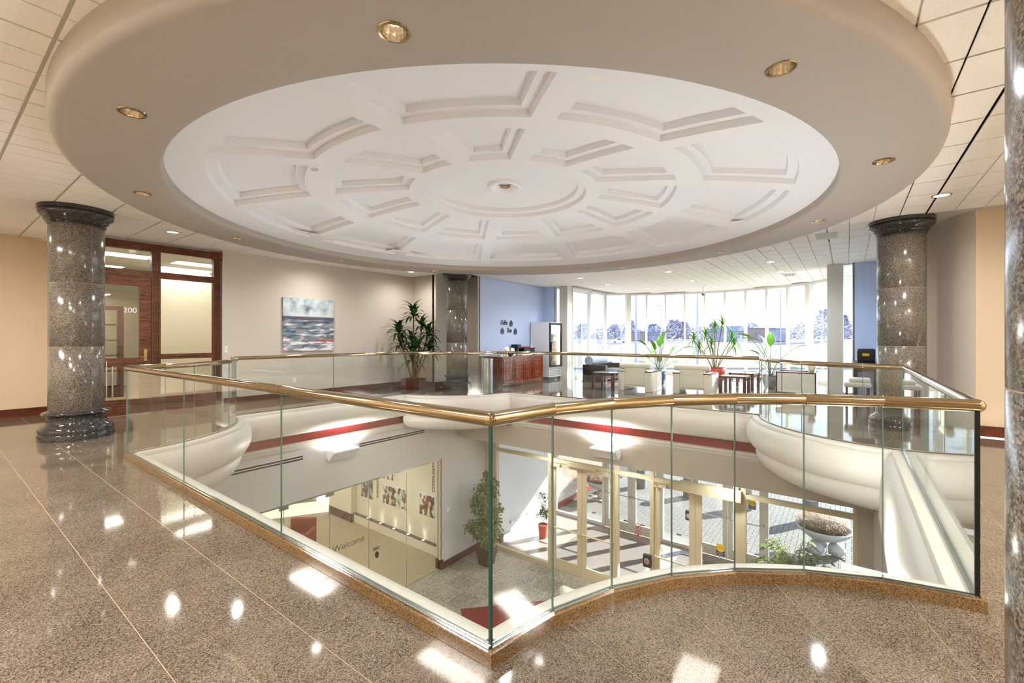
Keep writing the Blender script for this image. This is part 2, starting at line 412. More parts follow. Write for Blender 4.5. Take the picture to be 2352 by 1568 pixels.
o = struct('trim_6', MB().sweep([(0.048, 0.050), (0.140, 0.048), (0.150, 0.035), (0.155, 0.0), (0.205, -0.03), (0.235, -0.12), (0.255, -0.3), (0.265, -0.84), (0.10, -0.85)], (3.315, EY0), (7.265, EY0), (0, 1)), M_trim, sharp=50)
o['label'] = 'cream fascia below the kerb beside the right column'

# ---------------------------------------------------------------- glass railing
rail = thing('glass_railing', 'frameless glass railing with polished brass tube handrail around the floor opening', 'railing', (EX0, EY0, 0))
rl = (EX0, EY0, 0)
def rel(p, z): return (p[0] - rl[0], p[1] - rl[1], z)
gm = run_points(0.034)
ZG0, ZG1, ZR = 0.064, 1.045, 1.066
th = 0.005
for nm, P in gm:
    for i in range(len(P) - 1):
        a, b_ = Vector((P[i][0] - rl[0], P[i][1] - rl[1])), Vector((P[i + 1][0] - rl[0], P[i + 1][1] - rl[1]))
        d = (b_ - a).normalized(); nn = Vector((-d.y, d.x)) * th; gp = d * 0.004
        if i > 0: a = a + gp * .6
        if i < len(P) - 2: b_ = b_ - gp * .6
        Q = [a - nn, b_ - nn, b_ + nn, a + nn]
        gp_ = MB().prism([tuple(q) for q in Q], ZG0, ZG1, 1); gp_.m[2] = 0; gp_.m[4] = 0
        gp_.build('glass_panel', [M_glass, M_gedge2], rail)
        # channel
        a, b_ = Vector((P[i][0] - rl[0], P[i][1] - rl[1])), Vector((P[i + 1][0] - rl[0], P[i + 1][1] - rl[1])); nn = Vector((-d.y, d.x))
        c = MB()
        for lo, hi in ((-0.016, -0.008), (0.008, 0.015)):
            Q = [a + nn * lo, b_ + nn * lo, b_ + nn * hi, a + nn * hi]; c.prism([tuple(q) for q in Q], 0.061, 0.071)
        Q = [a - nn * .016, b_ - nn * .016, b_ + nn * .015, a + nn * .015]; c.prism([tuple(q) for q in Q], 0.058, 0.063)
        c.build('base_channel', M_chrome, rail)
        # handrail piece with joint collar
        A3 = Vector((a.x, a.y, ZR)); B3 = Vector((b_.x, b_.y, ZR)); dd = Vector((d.x, d.y, 0))
        c = MB(); c.tube([A3, B3], 0.033, 20)
        c.build('handrail', M_brass, rail, sharp=60)
        c = MB(); c.ball(A3, 0.0335, 16); c.tube([A3 - dd * 0.0, A3 + dd * 0.012], 0.0345, 18)
        c.build('rail_joint', M_brass, rail, sharp=60)
corners = dict(gm)
N_ = corners['near'][0]; Rr = corners['near'][-1]; L_c = corners['side near'][0]; RB = corners['right'][0]; RC = corners['right'][-1]
for p, mt, w in ((N_, M_gedge, 0.0065), (Rr, M_black, 0.010), (L_c, M_gedge2, 0.008), (RB, M_gedge2, 0.008), (RC, M_gedge2, 0.008)):
    MB().box(p[0] - rl[0] - w, p[0] - rl[0] + w, p[1] - rl[1] - w, p[1] - rl[1] + w, ZG0, ZG1).build('corner_strip', mt, rail)

# ---------------------------------------------------------------- granite columns
def column(k, label):
    c = COLS[k]; t = thing('column', label, 'column', (c[0], c[1], 0), group=None); t['kind'] = 'thing'
    r_ = 0.30
    base = [(0.41, 0.0), (0.41, 0.075), (0.405, 0.085), (0.40, 0.09), (0.405, 0.11), (0.40, 0.15), (0.375, 0.185), (0.345, 0.20), (0.335, 0.215), (0.325, 0.23), (0.318, 0.25), (0.318, 0.32), (0.33, 0.335), (0.36, 0.345), (0.372, 0.36), (0.36, 0.378), (0.33, 0.388), (0.318, 0.395), (0.30, 0.40)]
    MB().lathe(base, n=48).build('base', M_dark, t, sharp=50)
    zs = [0.40, 1.18, 1.95, 2.72, 3.06]
    zs = [0.40, 1.30, 2.20, 3.04]
    for i in range(3):
        for h in range(2):
            g = 0.006; s_ = MB(); s_.lathe([(r_ - .004, zs[i] + .0005), (r_, zs[i] + .003), (r_, zs[i + 1] - .003), (r_ - .004, zs[i + 1] - .0005)], n=40, a0=math.pi * h + g - 1.2, a1=math.pi * (h + 1) - g - 1.2)
            s_.build('shaft_stone', M_shaft, t, sharp=60)
    MB().lathe([(r_ - .0015, 0.4), (r_ - .0015, 3.04)], n=40).build('shaft_core', M_grout, t)
    cap = [(0.30, 3.03), (0.315, 3.035), (0.325, 3.05), (0.315, 3.065), (0.322, 3.075), (0.34, 3.085), (0.35, 3.10), (0.345, 3.115), (0.365, 3.135), (0.395, 3.165), (0.408, 3.19), (0.40, 3.215), (0.392, 3.22), (0.412, 3.225), (0.412, ZC + 0.0)]
    MB().lathe(cap, n=48).build('capital', M_dark, t, sharp=50)
    return t
column('left', 'speckled granite column left of the opening, in front of the oak door')
column('far', 'speckled granite column beside the tall potted plant')
column('right', 'speckled granite column by the railing in front of the blue wall corner')
column('near', 'large granite column cut off by the right edge of the photo')

# ---------------------------------------------------------------- ceiling tiles
ce = tag(link('ceiling', None), kind='structure')
TX, TY, TXO, TYO = 0.61, 1.22, 0.52, 3.94
tm = MB()
for q in range(4):
    y0 = 0.012 + q * 0.302; tm.box(0.012, TX - 0.012, y0, y0 + 0.290, ZC, ZC + 0.014)
tme = bpy.data.meshes.new('ceiling_tile'); tme.from_pydata(tm.v, [], tm.f); tme.materials.append(M_tile)
ct = []
i0 = math.floor((-3.2 - TXO) / TX); 
for i in range(i0, i0 + 38):
    for j in range(-8, 8):
        x = TXO + TX * i; y = TYO + TY * j
        cx, cyy = x + TX / 2, y + TY / 2
        if not (-3.2 < cx < 18.7 and -4.3 < cyy < 12.0): continue
        far_c = max(math.hypot(px - DX, py - DY) for px in (x, x + TX) for py in (y, y + TY))
        if far_c < 4.78: continue
        if cx > 9.3 and (cyy > 9.2 or cyy < -0.9): continue
        if cx > 14.2 and not in_bay(cx, cyy): continue
        if cyy > 10.9 and cx > 1.7: continue
        ct.append((x, y))
def cvis(t):
    x, y = t[0] + .3, t[1] + .6; d = view_depth(x, y)
    return d > 1.0 and abs(.6 * x - .8 * y) / d < 1.45 and 1027 * (ZC - H) / d < 1100
cv = sorted([t for t in ct if cvis(t)], key=lambda t: view_depth(*t)); cset = set(cv[:295])
cr = MB()
for t in ct:
    if t in cset: o = link('ceiling_tile', tme, ce); o.location = (t[0], t[1], 0)
    else:
        for q in range(4):
            y0 = t[1] + 0.012 + q * 0.302; cr.box(t[0] + 0.012, t[0] + TX - 0.012, y0, y0 + 0.290, ZC, ZC + 0.014)
o = cr.build('ceiling_tile_field', M_tile, ce); o['kind'] = 'stuff'
b = MB()
b.box(-3.3, 0.3, -4.5, 12.3, ZC + 0.016, ZC + 0.10); b.box(0.3, 1.8, 9.0, 12.3, ZC + 0.016, ZC + 0.10); b.box(0.3, 1.8, -4.5, -0.6, ZC + 0.016, ZC + 0.10); b.box(1.8, 10.4, 8.9, 10.85, ZC + 0.016, ZC + 0.1); b.box(1.8, 10.4, -4.5, -0.6, ZC + 0.016, ZC + 0.1)
# ring of backing around the dome, and the bay
n = 48
for i in range(n):
    a, a2 = 2 * math.pi * i / n, 2 * math.pi * (i + 1) / n
    def sq(a_, ):
        c_, s_ = math.cos(a_), math.sin(a_); kx = (5.2 / abs(c_)) if abs(c_) > 1e-6 else 99; ky = (5.2 / abs(s_)) if abs(s_) > 1e-6 else 99; k_ = min(kx, ky); return (DX + c_ * k_, DY + s_ * k_)
    P = [(DX + 4.6 * math.cos(a), DY + 4.6 * math.sin(a)), sq(a), sq(a2), (DX + 4.6 * math.cos(a2), DY + 4.6 * math.sin(a2))]
    b.prism(P, ZC + 0.016, ZC + 0.1)
b.box(10.4, 14.2, -0.7, 9.0, ZC + 0.016, ZC + 0.1)
b.prism([(14.15, -0.7), (16.9, -0.3)] + bayp[2:-2] + [(16.9, 8.6), (14.15, 9.0)], ZC + 0.016, ZC + 0.1)
struct('ceiling_grid', b, M_grid, ce)

# ---------------------------------------------------------------- dome
dm = tag(link('ceiling_dome', None), kind='structure'); dm['label'] = 'white coffered dome ceiling inside a broad taupe ring'
dm.location = (DX, DY, 0)
ZS = 3.07
ringp = [(4.12, 3.19), (4.12, 3.10), (4.127, 3.082), (4.145, ZS)]
rp1 = list(ringp) + [(4.25, ZS)]
ringp = [(4.65, ZS), (4.80, ZS)] + [(4.80 + 0.06 * math.sin(R(a)), ZS + 0.06 - 0.06 * math.cos(R(a))) for a in (20, 40, 60, 80, 90)] + [(4.86, 3.29)]
rb_ = MB().lathe(ringp, n=144); rb_.lathe(rp1, n=144)
for k in range(12):                                     # soffit sectors, each with the hole of one lamp
    ca = R(30 * k); n = 48; hr = 0.070; O = []; I = []
    bnd = [(4.25, -15 + 30 * i / 12) for i in range(12)] + [(4.25 + .4 * i / 12, 15) for i in range(12)] + [(4.65, 15 - 30 * i / 12) for i in range(12)] + [(4.65 - .4 * i / 12, -15) for i in range(12)]
    hx, hy = 4.45 * math.cos(ca), 4.45 * math.sin(ca)
    for r_, a in bnd: O.append((r_ * math.cos(ca + R(a)), r_ * math.sin(ca + R(a)), ZS))
    for i in range(48):
        # match each rim point to the boundary by parameter (square -> circle)
        u = -R(135) + 2 * math.pi * i / 48; lx, ly = hr * math.cos(u + math.pi / 2 * 0), hr * math.sin(u)
        I.append((hx + lx * math.cos(ca) - ly * math.sin(ca), hy + lx * math.sin(ca) + ly * math.cos(ca), ZS))
    # boundary starts at inner radius, angle -15 (local (-,-)) and runs along +angle first: local order (-,-)->(-,+)->(+,+)->(+,-)
    I2 = []
    for i in range(48):
        u = R(225) - 2 * math.pi * i / 48; lx, ly = hr * math.cos(u), hr * math.sin(u)
        I2.append((hx + lx * math.cos(ca) - ly * math.sin(ca), hy + lx * math.sin(ca) + ly * math.cos(ca), ZS))
    rb_.add(O + I2, [(i, (i + 1) % 48, 48 + (i + 1) % 48, 48 + i) for i in range(48)])
rb_.build('dome_ring', M_ring, dm, sharp=50)
RD = 4.13
def zd(r_): return 3.635 - 0.46 * (r_ / RD) ** 2
def dpt(r_, a, l): return (r_ * math.cos(a), r_ * math.sin(a), zd(r_) + l)
W = 0.118
body = MB()
def patch(b, ra, rb, fa, fb, l, nr=4, na=6):
    v = []
    for i in range(nr + 1):
        r_ = ra + (rb - ra) * i / nr; a0_, a1_ = fa(r_), fb(r_)
        for j in range(na + 1): v.append(dpt(r_, a0_ + (a1_ - a0_) * j / na, l))
    b.add(v, [(i * (na + 1) + j, i * (na + 1) + j + 1, (i + 1) * (na + 1) + j + 1, (i + 1) * (na + 1) + j) for i in range(nr) for j in range(na)])
S0 = R(15)
for k in range(12):
    a0_ = S0 + k * R(30); a1_ = a0_ + R(30)
    for ra, rb in ((1.22, 1.43), (2.46, 2.78), (3.78, RD)): patch(body, ra, rb, lambda r_: a0_, lambda r_: a1_, 0, 2, 10)
    for ra, rb in ((1.43, 2.46), (2.78, 3.78)):
        patch(body, ra, rb, lambda r_: a0_, lambda r_: a0_ + math.asin(W / r_), 0, 6, 1); patch(body, ra, rb, lambda r_: a1_ - math.asin(W / r_), lambda r_: a1_, 0, 6, 1)
body.build('dome_ribs', M_white, dm, sharp=40)
def coffer(ra, rb):
    b = MB(); nr, na = 6, 10
    def outline(d):
        P = []
        A, B = ra + d, rb - d; h = lambda r_: R(15) - math.asin((W + d) / r_)
        for i in range(na + 1): P.append((A, -h(A) + 2 * h(A) * i / na))
        for i in range(1, nr + 1): r_ = A + (B - A) * i / nr; P.append((r_, h(r_)))
        for i in range(1, na + 1): P.append((B, h(B) - 2 * h(B) * i / na))
        for i in range(1, nr): r_ = B - (B - A) * i / nr; P.append((r_, -h(r_)))
        return P
    levels = [(0, 0), (0.012, 0.065), (0.105, 0.065), (0.117, 0.13)]
    rings = [[dpt(r_, a, l) for r_, a in outline(d)] for d, l in levels]
    m = len(rings[0]); v = [p for rg in rings for p in rg]
    b.add(v, [(q * m + i, q * m + (i + 1) % m, (q + 1) * m + (i + 1) % m, (q + 1) * m + i) for q in range(len(rings) - 1) for i in range(m)])
    d = 0.117; patch(b, ra + d, rb - d, lambda r_: -R(15) + math.asin((W + d) / r_), lambda r_: R(15) - math.asin((W + d) / r_), 0.13, nr, na)
    return b
for ra, rb in ((1.43, 2.46), (2.78, 3.78)):
    o = coffer(ra, rb).build('coffer', M_white, dm, sharp=30); o.rotation_euler = (0, 0, R(30))
    for k in range(1, 12):
        c = o.copy(); COL.objects.link(c); c.rotation_euler = (0, 0, R(30) + R(30) * k)
# medallion: two steps up, a dish with the central lamp
md = [(1.22, zd(1.22)), (1.205, zd(1.22) + 0.06), (1.10, zd(1.1) + 0.065), (1.09, zd(1.1) + 0.125), (0.6, zd(.6) + 0.13), (0.26, zd(.26) + 0.13), (0.25, zd(.26) + 0.08), (0.22, zd(.26) + 0.07), (0.13, zd(.26) + 0.11), (0.10, zd(.26) + 0.15)]
MB().lathe(md, n=96).build('medallion', M_white, dm, sharp=30)
for (x, y) in ((-2.55, 0.9), (2.6, 2.4)):
    a = math.hypot(x, y); c = MB().lathe([(0.045, zd(a) - 0.0), (0.04, zd(a) - 0.012), (0.001, zd(a) - 0.014)], (x, y, 0), 20); c.build('sprinkler_cap', M_steel, dm)
struct('ceiling_upper', MB().lathe([(4.95, 3.9), (0.001, 3.9)], (DX, DY, 0), 48), M_white)

# ---------------------------------------------------------------- downlights
def downlight(loc, label, group, rad=0.10, lens=True, energy=22, gold=True, size=168):
    t = thing('downlight', label, 'downlight', loc, group=group)
    MB().lathe([(rad * .80, 0.0), (rad * .82, -0.007), (rad, -0.006), (rad * 1.04, -0.001)], n=28).build('trim_ring', M_brass if gold else M_white, t)
    if lens:
        MB().lathe([(0.001, -0.002), (rad * .82, -0.002)], n=24).build('lens', M_lens, t)
    else:
        MB().lathe([(rad * .80, 0.0), (rad * .76, 0.035), (rad * .66, 0.075), (rad * .5, 0.10)], n=16).build('reflector', M_gold, t, sharp=5)
        MB().lathe([(rad * .52, 0.10), (rad * .3, 0.09), (0.001, 0.085)], n=20).build('bulb', M_lens, t)
    spot((0, 0, -0.03), energy, size, 1.0, parent=t, rad=rad * .6, color=(0.94, 0.97, 1.0) if energy > 80 else ((1.0, 0.95, 0.89) if lens else (0.93, 0.97, 1.0)))
    return t
ring0 = None
RING_LAB = ['by the lounge end', 'toward the coffee counter', 'nearest the far column', 'over the long left railing', 'above the wall painting side', 'before the oak door', 'right beside the left column', 'over the near walkway', 'nearest the photographer', 'at upper right of the ring', 'near the right column', 'facing the lounge windows']
for k in range(12):
    a = R(30 * k); p = (DX + 4.45 * math.cos(a), DY + 4.45 * math.sin(a), ZS)
    lab = 'brass-rimmed recessed downlight in the dome ring, ' + RING_LAB[k]
    if ring0 is None: ring0 = downlight(p, lab, 'recessed lights in the taupe dome ring', 0.085, False, 30)
    else:
        dup(ring0, p, label=lab)
ctr = downlight((DX, DY, zd(.1) + 0.10), 'small recessed lamp at the very centre of the dome', None, 0.075, False, 45)
spots = [(2.70, 9.45, 'beyond the left column'), (8.0, -0.98, 'left of the right column capital'), (5.75, 9.75, 'washing the seascape painting'), (8.30, 9.75, 'washing the wall left of the tall plant'),
         (12.5, 1.5, 'of the lounge, front row by the right column'), (14.5, 1.5, 'of the lounge, second by the right windows'), (16.4, 2.1, 'of the lounge, last by the right windows'),
         (12.6, 4.0, 'of the lounge, front of the middle row'), (15.0, 4.0, 'of the lounge, middle of the middle row'), (17.3, 4.1, 'of the lounge, hard by the curved glass'),
         (12.3, 6.6, 'of the lounge, front row by the coffee counter'), (14.3, 6.6, 'of the lounge, above the black sofa'), (16.3, 5.9, 'of the lounge, last by the left windows'),
         (0.3, 9.8, 'over the far left walkway'), (-0.6, 6.4, 'over the left walkway'), (-0.6, 3.0, 'over the near left walkway'), (0.3, -1.2, 'over the near corner'), (4.2, -2.4, 'over the right walkway'), (5.8, -3.8, 'by the right hand wall')]
cl0 = cl1 = None
for x, y, w in spots:
    if 'lounge' in w:
        lab = 'round glowing ceiling light ' + w
        if cl1 is None: cl1 = downlight((x, y, ZC), lab, 'round lights in the tiled ceiling', 0.10, True, 120)
        else: dup(cl1, (x, y, ZC), label=lab)
        continue
    lab = 'round glowing ceiling light ' + w
    if cl0 is None: cl0 = downlight((x, y, ZC), lab, 'round lights in the tiled ceiling', 0.10, True, 50)
    else: dup(cl0, (x, y, ZC), label=lab)

# ---------------------------------------------------------------- upper walls
def wallbox(name, x0, x1, y0, y1, z0, z1, m): return struct(name, MB().box(x0, x1, y0, y1, z0, z1), m)
ZT = ZC + 0.02
wallbox('wall_left', -3.2, 1.62, 12.0, 12.15, 0, ZT, M_wallwarm)
wallbox('wall_left_return', 1.62, 1.76, 10.7, 12.15, 0, ZT, M_wallwarm)
b = MB(); b.box(3.90, 9.2, 10.6, 10.75, 0, ZT); b.box(1.62, 3.90, 10.7, 10.75, 3.20, ZT); struct('wall_picture', b, M_wall)
wallbox('wall_far_return', 9.1, 9.25, 9.68, 10.7, 0, ZT, M_wall)
wallbox('wall_far', 9.1, 10.2, 9.60, 9.75, 0, ZT, M_wall)
wallbox('wall_far_corner', 10.15, 10.25, 8.9, 9.70, 0, ZT, M_beige)
wallbox('wall_coffee', 10.22, 13.95, 8.9, 9.05, 0, ZT, M_blue)
wallbox('wall_coffee_return', 13.82, 13.95, 8.42, 8.98, 0, ZT, M_blue)
wallbox('wall_right', 9.33, 9.45, -4.4, -1.505, 0, ZT, M_wallwarm)
b = MB(); pts = [(9.335, -1.50), (9.45, -1.38), (9.7, -1.28), (10.0, -1.22), (10.2, -1.18)]
b.prism([(9.46, -1.7)] + pts[:] + [(10.2, -1.7)], 0, ZT); struct('wall_right_curve', b, M_wall)
wallbox('wall_right_corner', 10.15, 10.25, -1.3, -0.6, 0, ZT, M_wall)
wallbox('wall_desk', 10.2, 13.95, -0.75, -0.6, 0, ZT, M_blue)
wallbox('wall_desk_return', 13.82, 13.95, -0.65, -0.12, 0, ZT, M_blue)
wallbox('wall_behind', -3.35, -3.2, -4.4, 12.15, 0, ZT, M_wallwarm)
wallbox('wall_behind_right', -3.3, 9.5, -4.55, -4.4, 0, ZT, M_wallwarm)
bb = [('baseboard_left', -3.2, 1.62, 11.97, 12.0), ('baseboard_left_return', 1.59, 1.62, 10.65, 12.0), ('baseboard_picture', 3.92, 9.1, 10.57, 10.6), ('baseboard_far_return', 9.07, 9.1, 9.6, 10.6), ('baseboard_far', 9.07, 10.15, 9.57, 9.6),
      ('baseboard_right', 9.30, 9.33, -4.4, -1.5), ('baseboard_coffee', 10.25, 13.82, 8.87, 8.9), ('baseboard_desk', 10.25, 13.82, -0.6, -0.57)]
for nm, a, b_, c, d in bb: wallbox(nm, a, b_, c, d, 0, 0.15, M_base)

# lounge bay windows -------------------------------------------------------------------------
def window(name, p0, p1, muls, w=0.055, dep=0.12, z0=0.0, z1=ZC, wide=(), endw=None):
    t = tag(link(name, None), kind='structure')
    p0 = Vector(p0); p1 = Vector(p1); L_ = (p1 - p0).length; d = (p1 - p0) / L_; ang = math.atan2(d.y, d.x)
    def at(s_): return p0 + d * s_
    fr = MB()
    c = at(L_ / 2)
    fr.obox((c.x, c.y, z0 + 0.05), (L_, dep, 0.10), ang); fr.obox((c.x, c.y, z1 - 0.03), (L_, dep, 0.06), ang)
    fr.build('rail_frame', M_frame, t)
    for i, s_ in enumerate(muls):
        ww = wide[i] if i < len(wide) else w; q = at(s_)
        MB().obox((q.x, q.y, (z0 + z1) / 2), (ww, dep + 0.02, z1 - z0), ang).build('mullion', M_frame, t)
    for i in range(len(muls) - 1):
        a, b2 = muls[i], muls[i + 1]; q = at((a + b2) / 2)
        MB().obox((q.x, q.y, (z0 + z1) / 2), (b2 - a, 0.012, z1 - z0 - .1), ang).build('pane', M_wglass, t)
    return t
window('window_1', (14.15, 7.95), (16.95, 7.95), [0.0, 1.38, 2.80])
window('window_2', (14.15, 0.35), (16.95, 0.35), [0.0, 1.38, 2.80])
# curved run: nine facets between the two wide mullions, one more on each side
TH = R(35.5)
def bp(a): return (BAYC[0] + BAYR * math.cos(a), BAYC[1] + BAYR * math.sin(a))
NF = 9
angs = [-TH + 2 * TH * i / NF for i in range(NF + 1)]
for i in range(NF):
    ww = [0.16 if i == 0 else 0.06, 0.16 if i == NF - 1 else 0.06]
    a, b_ = bp(angs[i]), bp(angs[i + 1]); L_ = math.hypot(b_[0] - a[0], b_[1] - a[1])
    window('window_%d' % (3 + i), a, b_, [0.0] if False else [0, L_], wide=(ww[0] if i == 0 else 0.062, ww[1] if i == NF - 1 else 0.001))
window('window_12', (16.95, 0.35), bp(angs[0]), [0, math.hypot(bp(angs[0])[0] - 16.95, bp(angs[0])[1] - .35)], wide=(0.10, 0.2))
window('window_13', bp(angs[-1]), (16.95, 7.95), [0, math.hypot(bp(angs[0])[0] - 16.95, bp(angs[0])[1] - .35)], wide=(0.2, 0.10))
for sgn, nm in ((1, 'left'), (-1, 'right')):
    yy = lambda v: 4.15 + sgn * (v - 4.15)
    y0, y1 = sorted((yy(7.90), yy(8.22)))
    wallbox('wall_pilaster_' + nm, 13.78, 14.16, y0, y1, 0, ZT, M_frame)
    y0, y1 = sorted((yy(8.22), yy(8.42)))
    t = tag(link('window_14' if sgn > 0 else 'window_15', None), kind='structure')
    MB().box(13.86, 13.88, y0, y1, 0.05, ZC).build('pane', M_wglass, t)
    MB().box(13.82, 13.92, y0, y1, 0, 0.08).box(13.82, 13.92, yy(8.42) - .02, yy(8.42) + .02, 0, ZC).build('frame', M_frame, t)
# spandrel bands of the bay outside
def band(b, z0, z1, off=0.0, m=0.25):
    P = [(13.95, 0.35), (16.95, 0.35), ] + [bp(a) for a in [-TH - R(.1)] + angs[1:-1] + [TH]] + [(16.95, 7.95), (13.95, 7.95)]
    for i in range(len(P) - 1):
        a, c = Vector(P[i]), Vector(P[i + 1]); d = (c - a).normalized(); nn = Vector((d.y, -d.x))
        q = (a + c) / 2 + nn * (m / 2 + .02); b.obox((q.x, q.y, (z0 + z1) / 2), ((c - a).length + .05, m, z1 - z0), math.atan2(d.y, d.x))
b = MB(); band(b, ZC - 0.02, ZC + 0.9, m=0.75); band(b, -0.65, 0.0); struct('wall_bay_spandrel', b, M_frame)
b = MB(); b.prism([(p[0], p[1]) for p in bayp], -0.65, -0.31); b.box(13.9, 14.3, 0.2, 8.1, -0.65, -0.31); struct('ceiling_entry_canopy', b, M_grey)
wallbox('roof', -3.3, 14.2, -4.5, 16, 4.0, 4.1, M_grey)
struct('roof_bay', MB().prism([(14.2, -.5)] + bayp[1:-1] + [(14.2, 8.8)], ZC + 0.12, ZC + .2), M_grey)

# ---------------------------------------------------------------- oak door screen and office beyond
YD = 10.66
t = tag(link('door_1', None), kind='structure'); t['label'] = 'dark oak glazed screen with door and transoms beside the left column'
def okb(a, b_, z0, z1, nm, d0=0.05, d1=0.06, par=t):
    return MB().box(a, b_, YD - d0, YD + d1, z0, z1).build(nm, M_oak, par)
okb(1.76, 3.90, 3.08, 3.22, 'head'); okb(3.74, 3.87, 0, 3.08, 'post'); okb(2.70, 2.84, 0, 3.08, 'post'); okb(1.76, 1.85, 0, 3.08, 'post')
okb(1.85, 2.70, 2.58, 2.70, 'transom_bar'); okb(2.84, 3.74, 2.58, 2.70, 'transom_bar'); okb(2.84, 3.74, 1.02, 1.12, 'middle_bar'); okb(2.84, 3.74, 0.0, 0.34, 'bottom_panel', 0.03)
for zz in (0.012, 0.030, 0.048):
    for xx in (3.765, 3.80, 3.835):
        pass
rb_ = MB()
for xc in (3.805, 2.77):
    for dxx in (-0.04, -0.014, 0.014, 0.04): rb_.box(xc + dxx - .007, xc + dxx + .007, YD - 0.062, YD - 0.05, 0.0 if xc > 3 else 0.0, 3.08)
rb_.box(3.70, 3.90, YD - 0.07, YD - 0.05, 3.07, 3.23)
rb_.build('fluting', M_oak, t)
MB().lathe([(0.001, 0), (0.02, 0), (0.03, 0.01), (0.035, 0.0)], n=16).build('rosette', M_oak, t, loc=(3.81, YD - 0.075, 3.15)).rotation_euler = (R(90), 0, 0)
d = tag(link('door_leaf', None, t))
def dl(a, b_, z0, z1, nm): return MB().box(a, b_, YD - 0.03, YD + 0.015, z0, z1).build(nm, M_oak, d)
dl(1.86, 2.02, 0.01, 2.57, 'stile'); dl(2.52, 2.69, 0.01, 2.57, 'stile'); dl(2.02, 2.52, 2.40, 2.57, 'top_rail'); dl(2.02, 2.52, 0.90, 1.06, 'lock_rail'); dl(2.02, 2.52, 0.01, 0.30, 'bottom_rail')
MB().box(2.02, 2.52, YD - 0.008, YD, 0.3, 2.40).build('door_glass', M_wglass, d)
b = MB(); b.box(2.58, 2.63, YD - 0.045, YD - 0.03, 1.0, 1.22); b.tube([(2.605, YD - .09, 1.07), (2.50, YD - .09, 1.065)], .011, 8); b.tube([(2.605, YD - .03, 1.07), (2.605, YD - .09, 1.07)], .012, 8); b.build('lever_handle', M_brass, d)
b = MB(); b.tube([(2.12, YD - .09, 0.35), (2.12, YD - .09, 0.92)], .014, 8); b.tube([(2.04, YD - .09, 0.35), (2.04, YD - .09, 1.02)], .010, 8); b.build('pull_bar', M_chrome, d)
text('200', 0.135, mat('white lettering', (250, 250, 248), 0.5), d, (2.385, YD - 0.012, 1.94), (R(90), 0, 0), 'door_number')
for a, b_, z0, z1 in ((1.85, 2.70, 2.70, 3.08), (2.84, 3.74, 2.70, 3.08), (2.84, 3.74, 1.12, 2.58), (2.84, 3.74, 0.34, 1.02)):
    MB().box(a, b_, YD - 0.004, YD + 0.004, z0, z1).build('pane', M_wglass, t)
# office
wallbox('floor_office', 1.4, 7.4, 10.75, 17.6, -0.05, 0.0, M_carpet)
wallbox('ceiling_office', 1.4, 7.4, 10.75, 17.6, 3.24, 3.30, M_tile)
wallbox('wall_office_left', 1.3, 1.45, 12.1, 17.6, 0, 3.3, M_cream); wallbox('wall_office_back', 1.3, 7.5, 17.5, 17.65, 0, 3.3, M_cream); wallbox('wall_office_right', 7.3, 7.45, 10.8, 17.6, 0, 3.3, M_cream)
wallbox('wall_office_partition', 3.7, 5.6, 14.2, 14.35, 0, 3.24, M_cream)
trof = None
for x, y in ((2.6, 12.6), (4.25, 12.75), (4.3, 14.0), (2.6, 14.9), (5.9, 12.75)):
    lab = 'rectangular fluorescent ceiling panel seen through the oak transom, ' + {(2.6, 12.6): 'over the door', (4.25, 12.75): 'at the right pane top', (4.3, 14.0): 'lower in the right pane', (2.6, 14.9): 'deep behind the door', (5.9, 12.75): 'farthest to the side'}[(x, y)]
    if trof is None:
        trof = thing('fluorescent_light', lab, 'light panel', (x, y, 3.24), group='office ceiling light panels')
        MB().box(-0.62, 0.62, -0.31, 0.31, -0.012, 0).build('frame', M_white, trof); MB().box(-0.57, 0.57, -0.26, 0.26, -0.016, -0.010).build('diffuser', M_troffer, trof)
        area((0, 0, -0.03), 3.2, 1.1, 0.5, parent=trof)
    else: dup(trof, (x, y, 3.24), label=lab)
# french door seen through
t = tag(link('door_2', None), kind='structure'); t['label'] = 'multi-pane inner door seen through the oak door glass'
t.location = (2.55, 14.15, 0)
MB().box(-.5, -.42, 0, .05, 0, 2.2).box(.42, .5, 0, .05, 0, 2.2).box(-.42, .42, 0, .05, 2.1, 2.2).build('frame', M_oak, t)
b = MB()
for i in range(4): b.box(-.42 + i * .265, -.42 + i * .265 + .04, 0.01, .04, 0.25, 2.1)
for i in range(6): b.box(-.42, .42, 0.01, .04, 0.25 + i * .37, 0.25 + i * .37 + .035)
b.box(-.42, .42, 0.01, .04, 0, .28); b.build('glazing_bars', M_oak, t); MB().box(-.42, .42, .02, .028, .28, 2.1).build('pane', M_wglass, t)

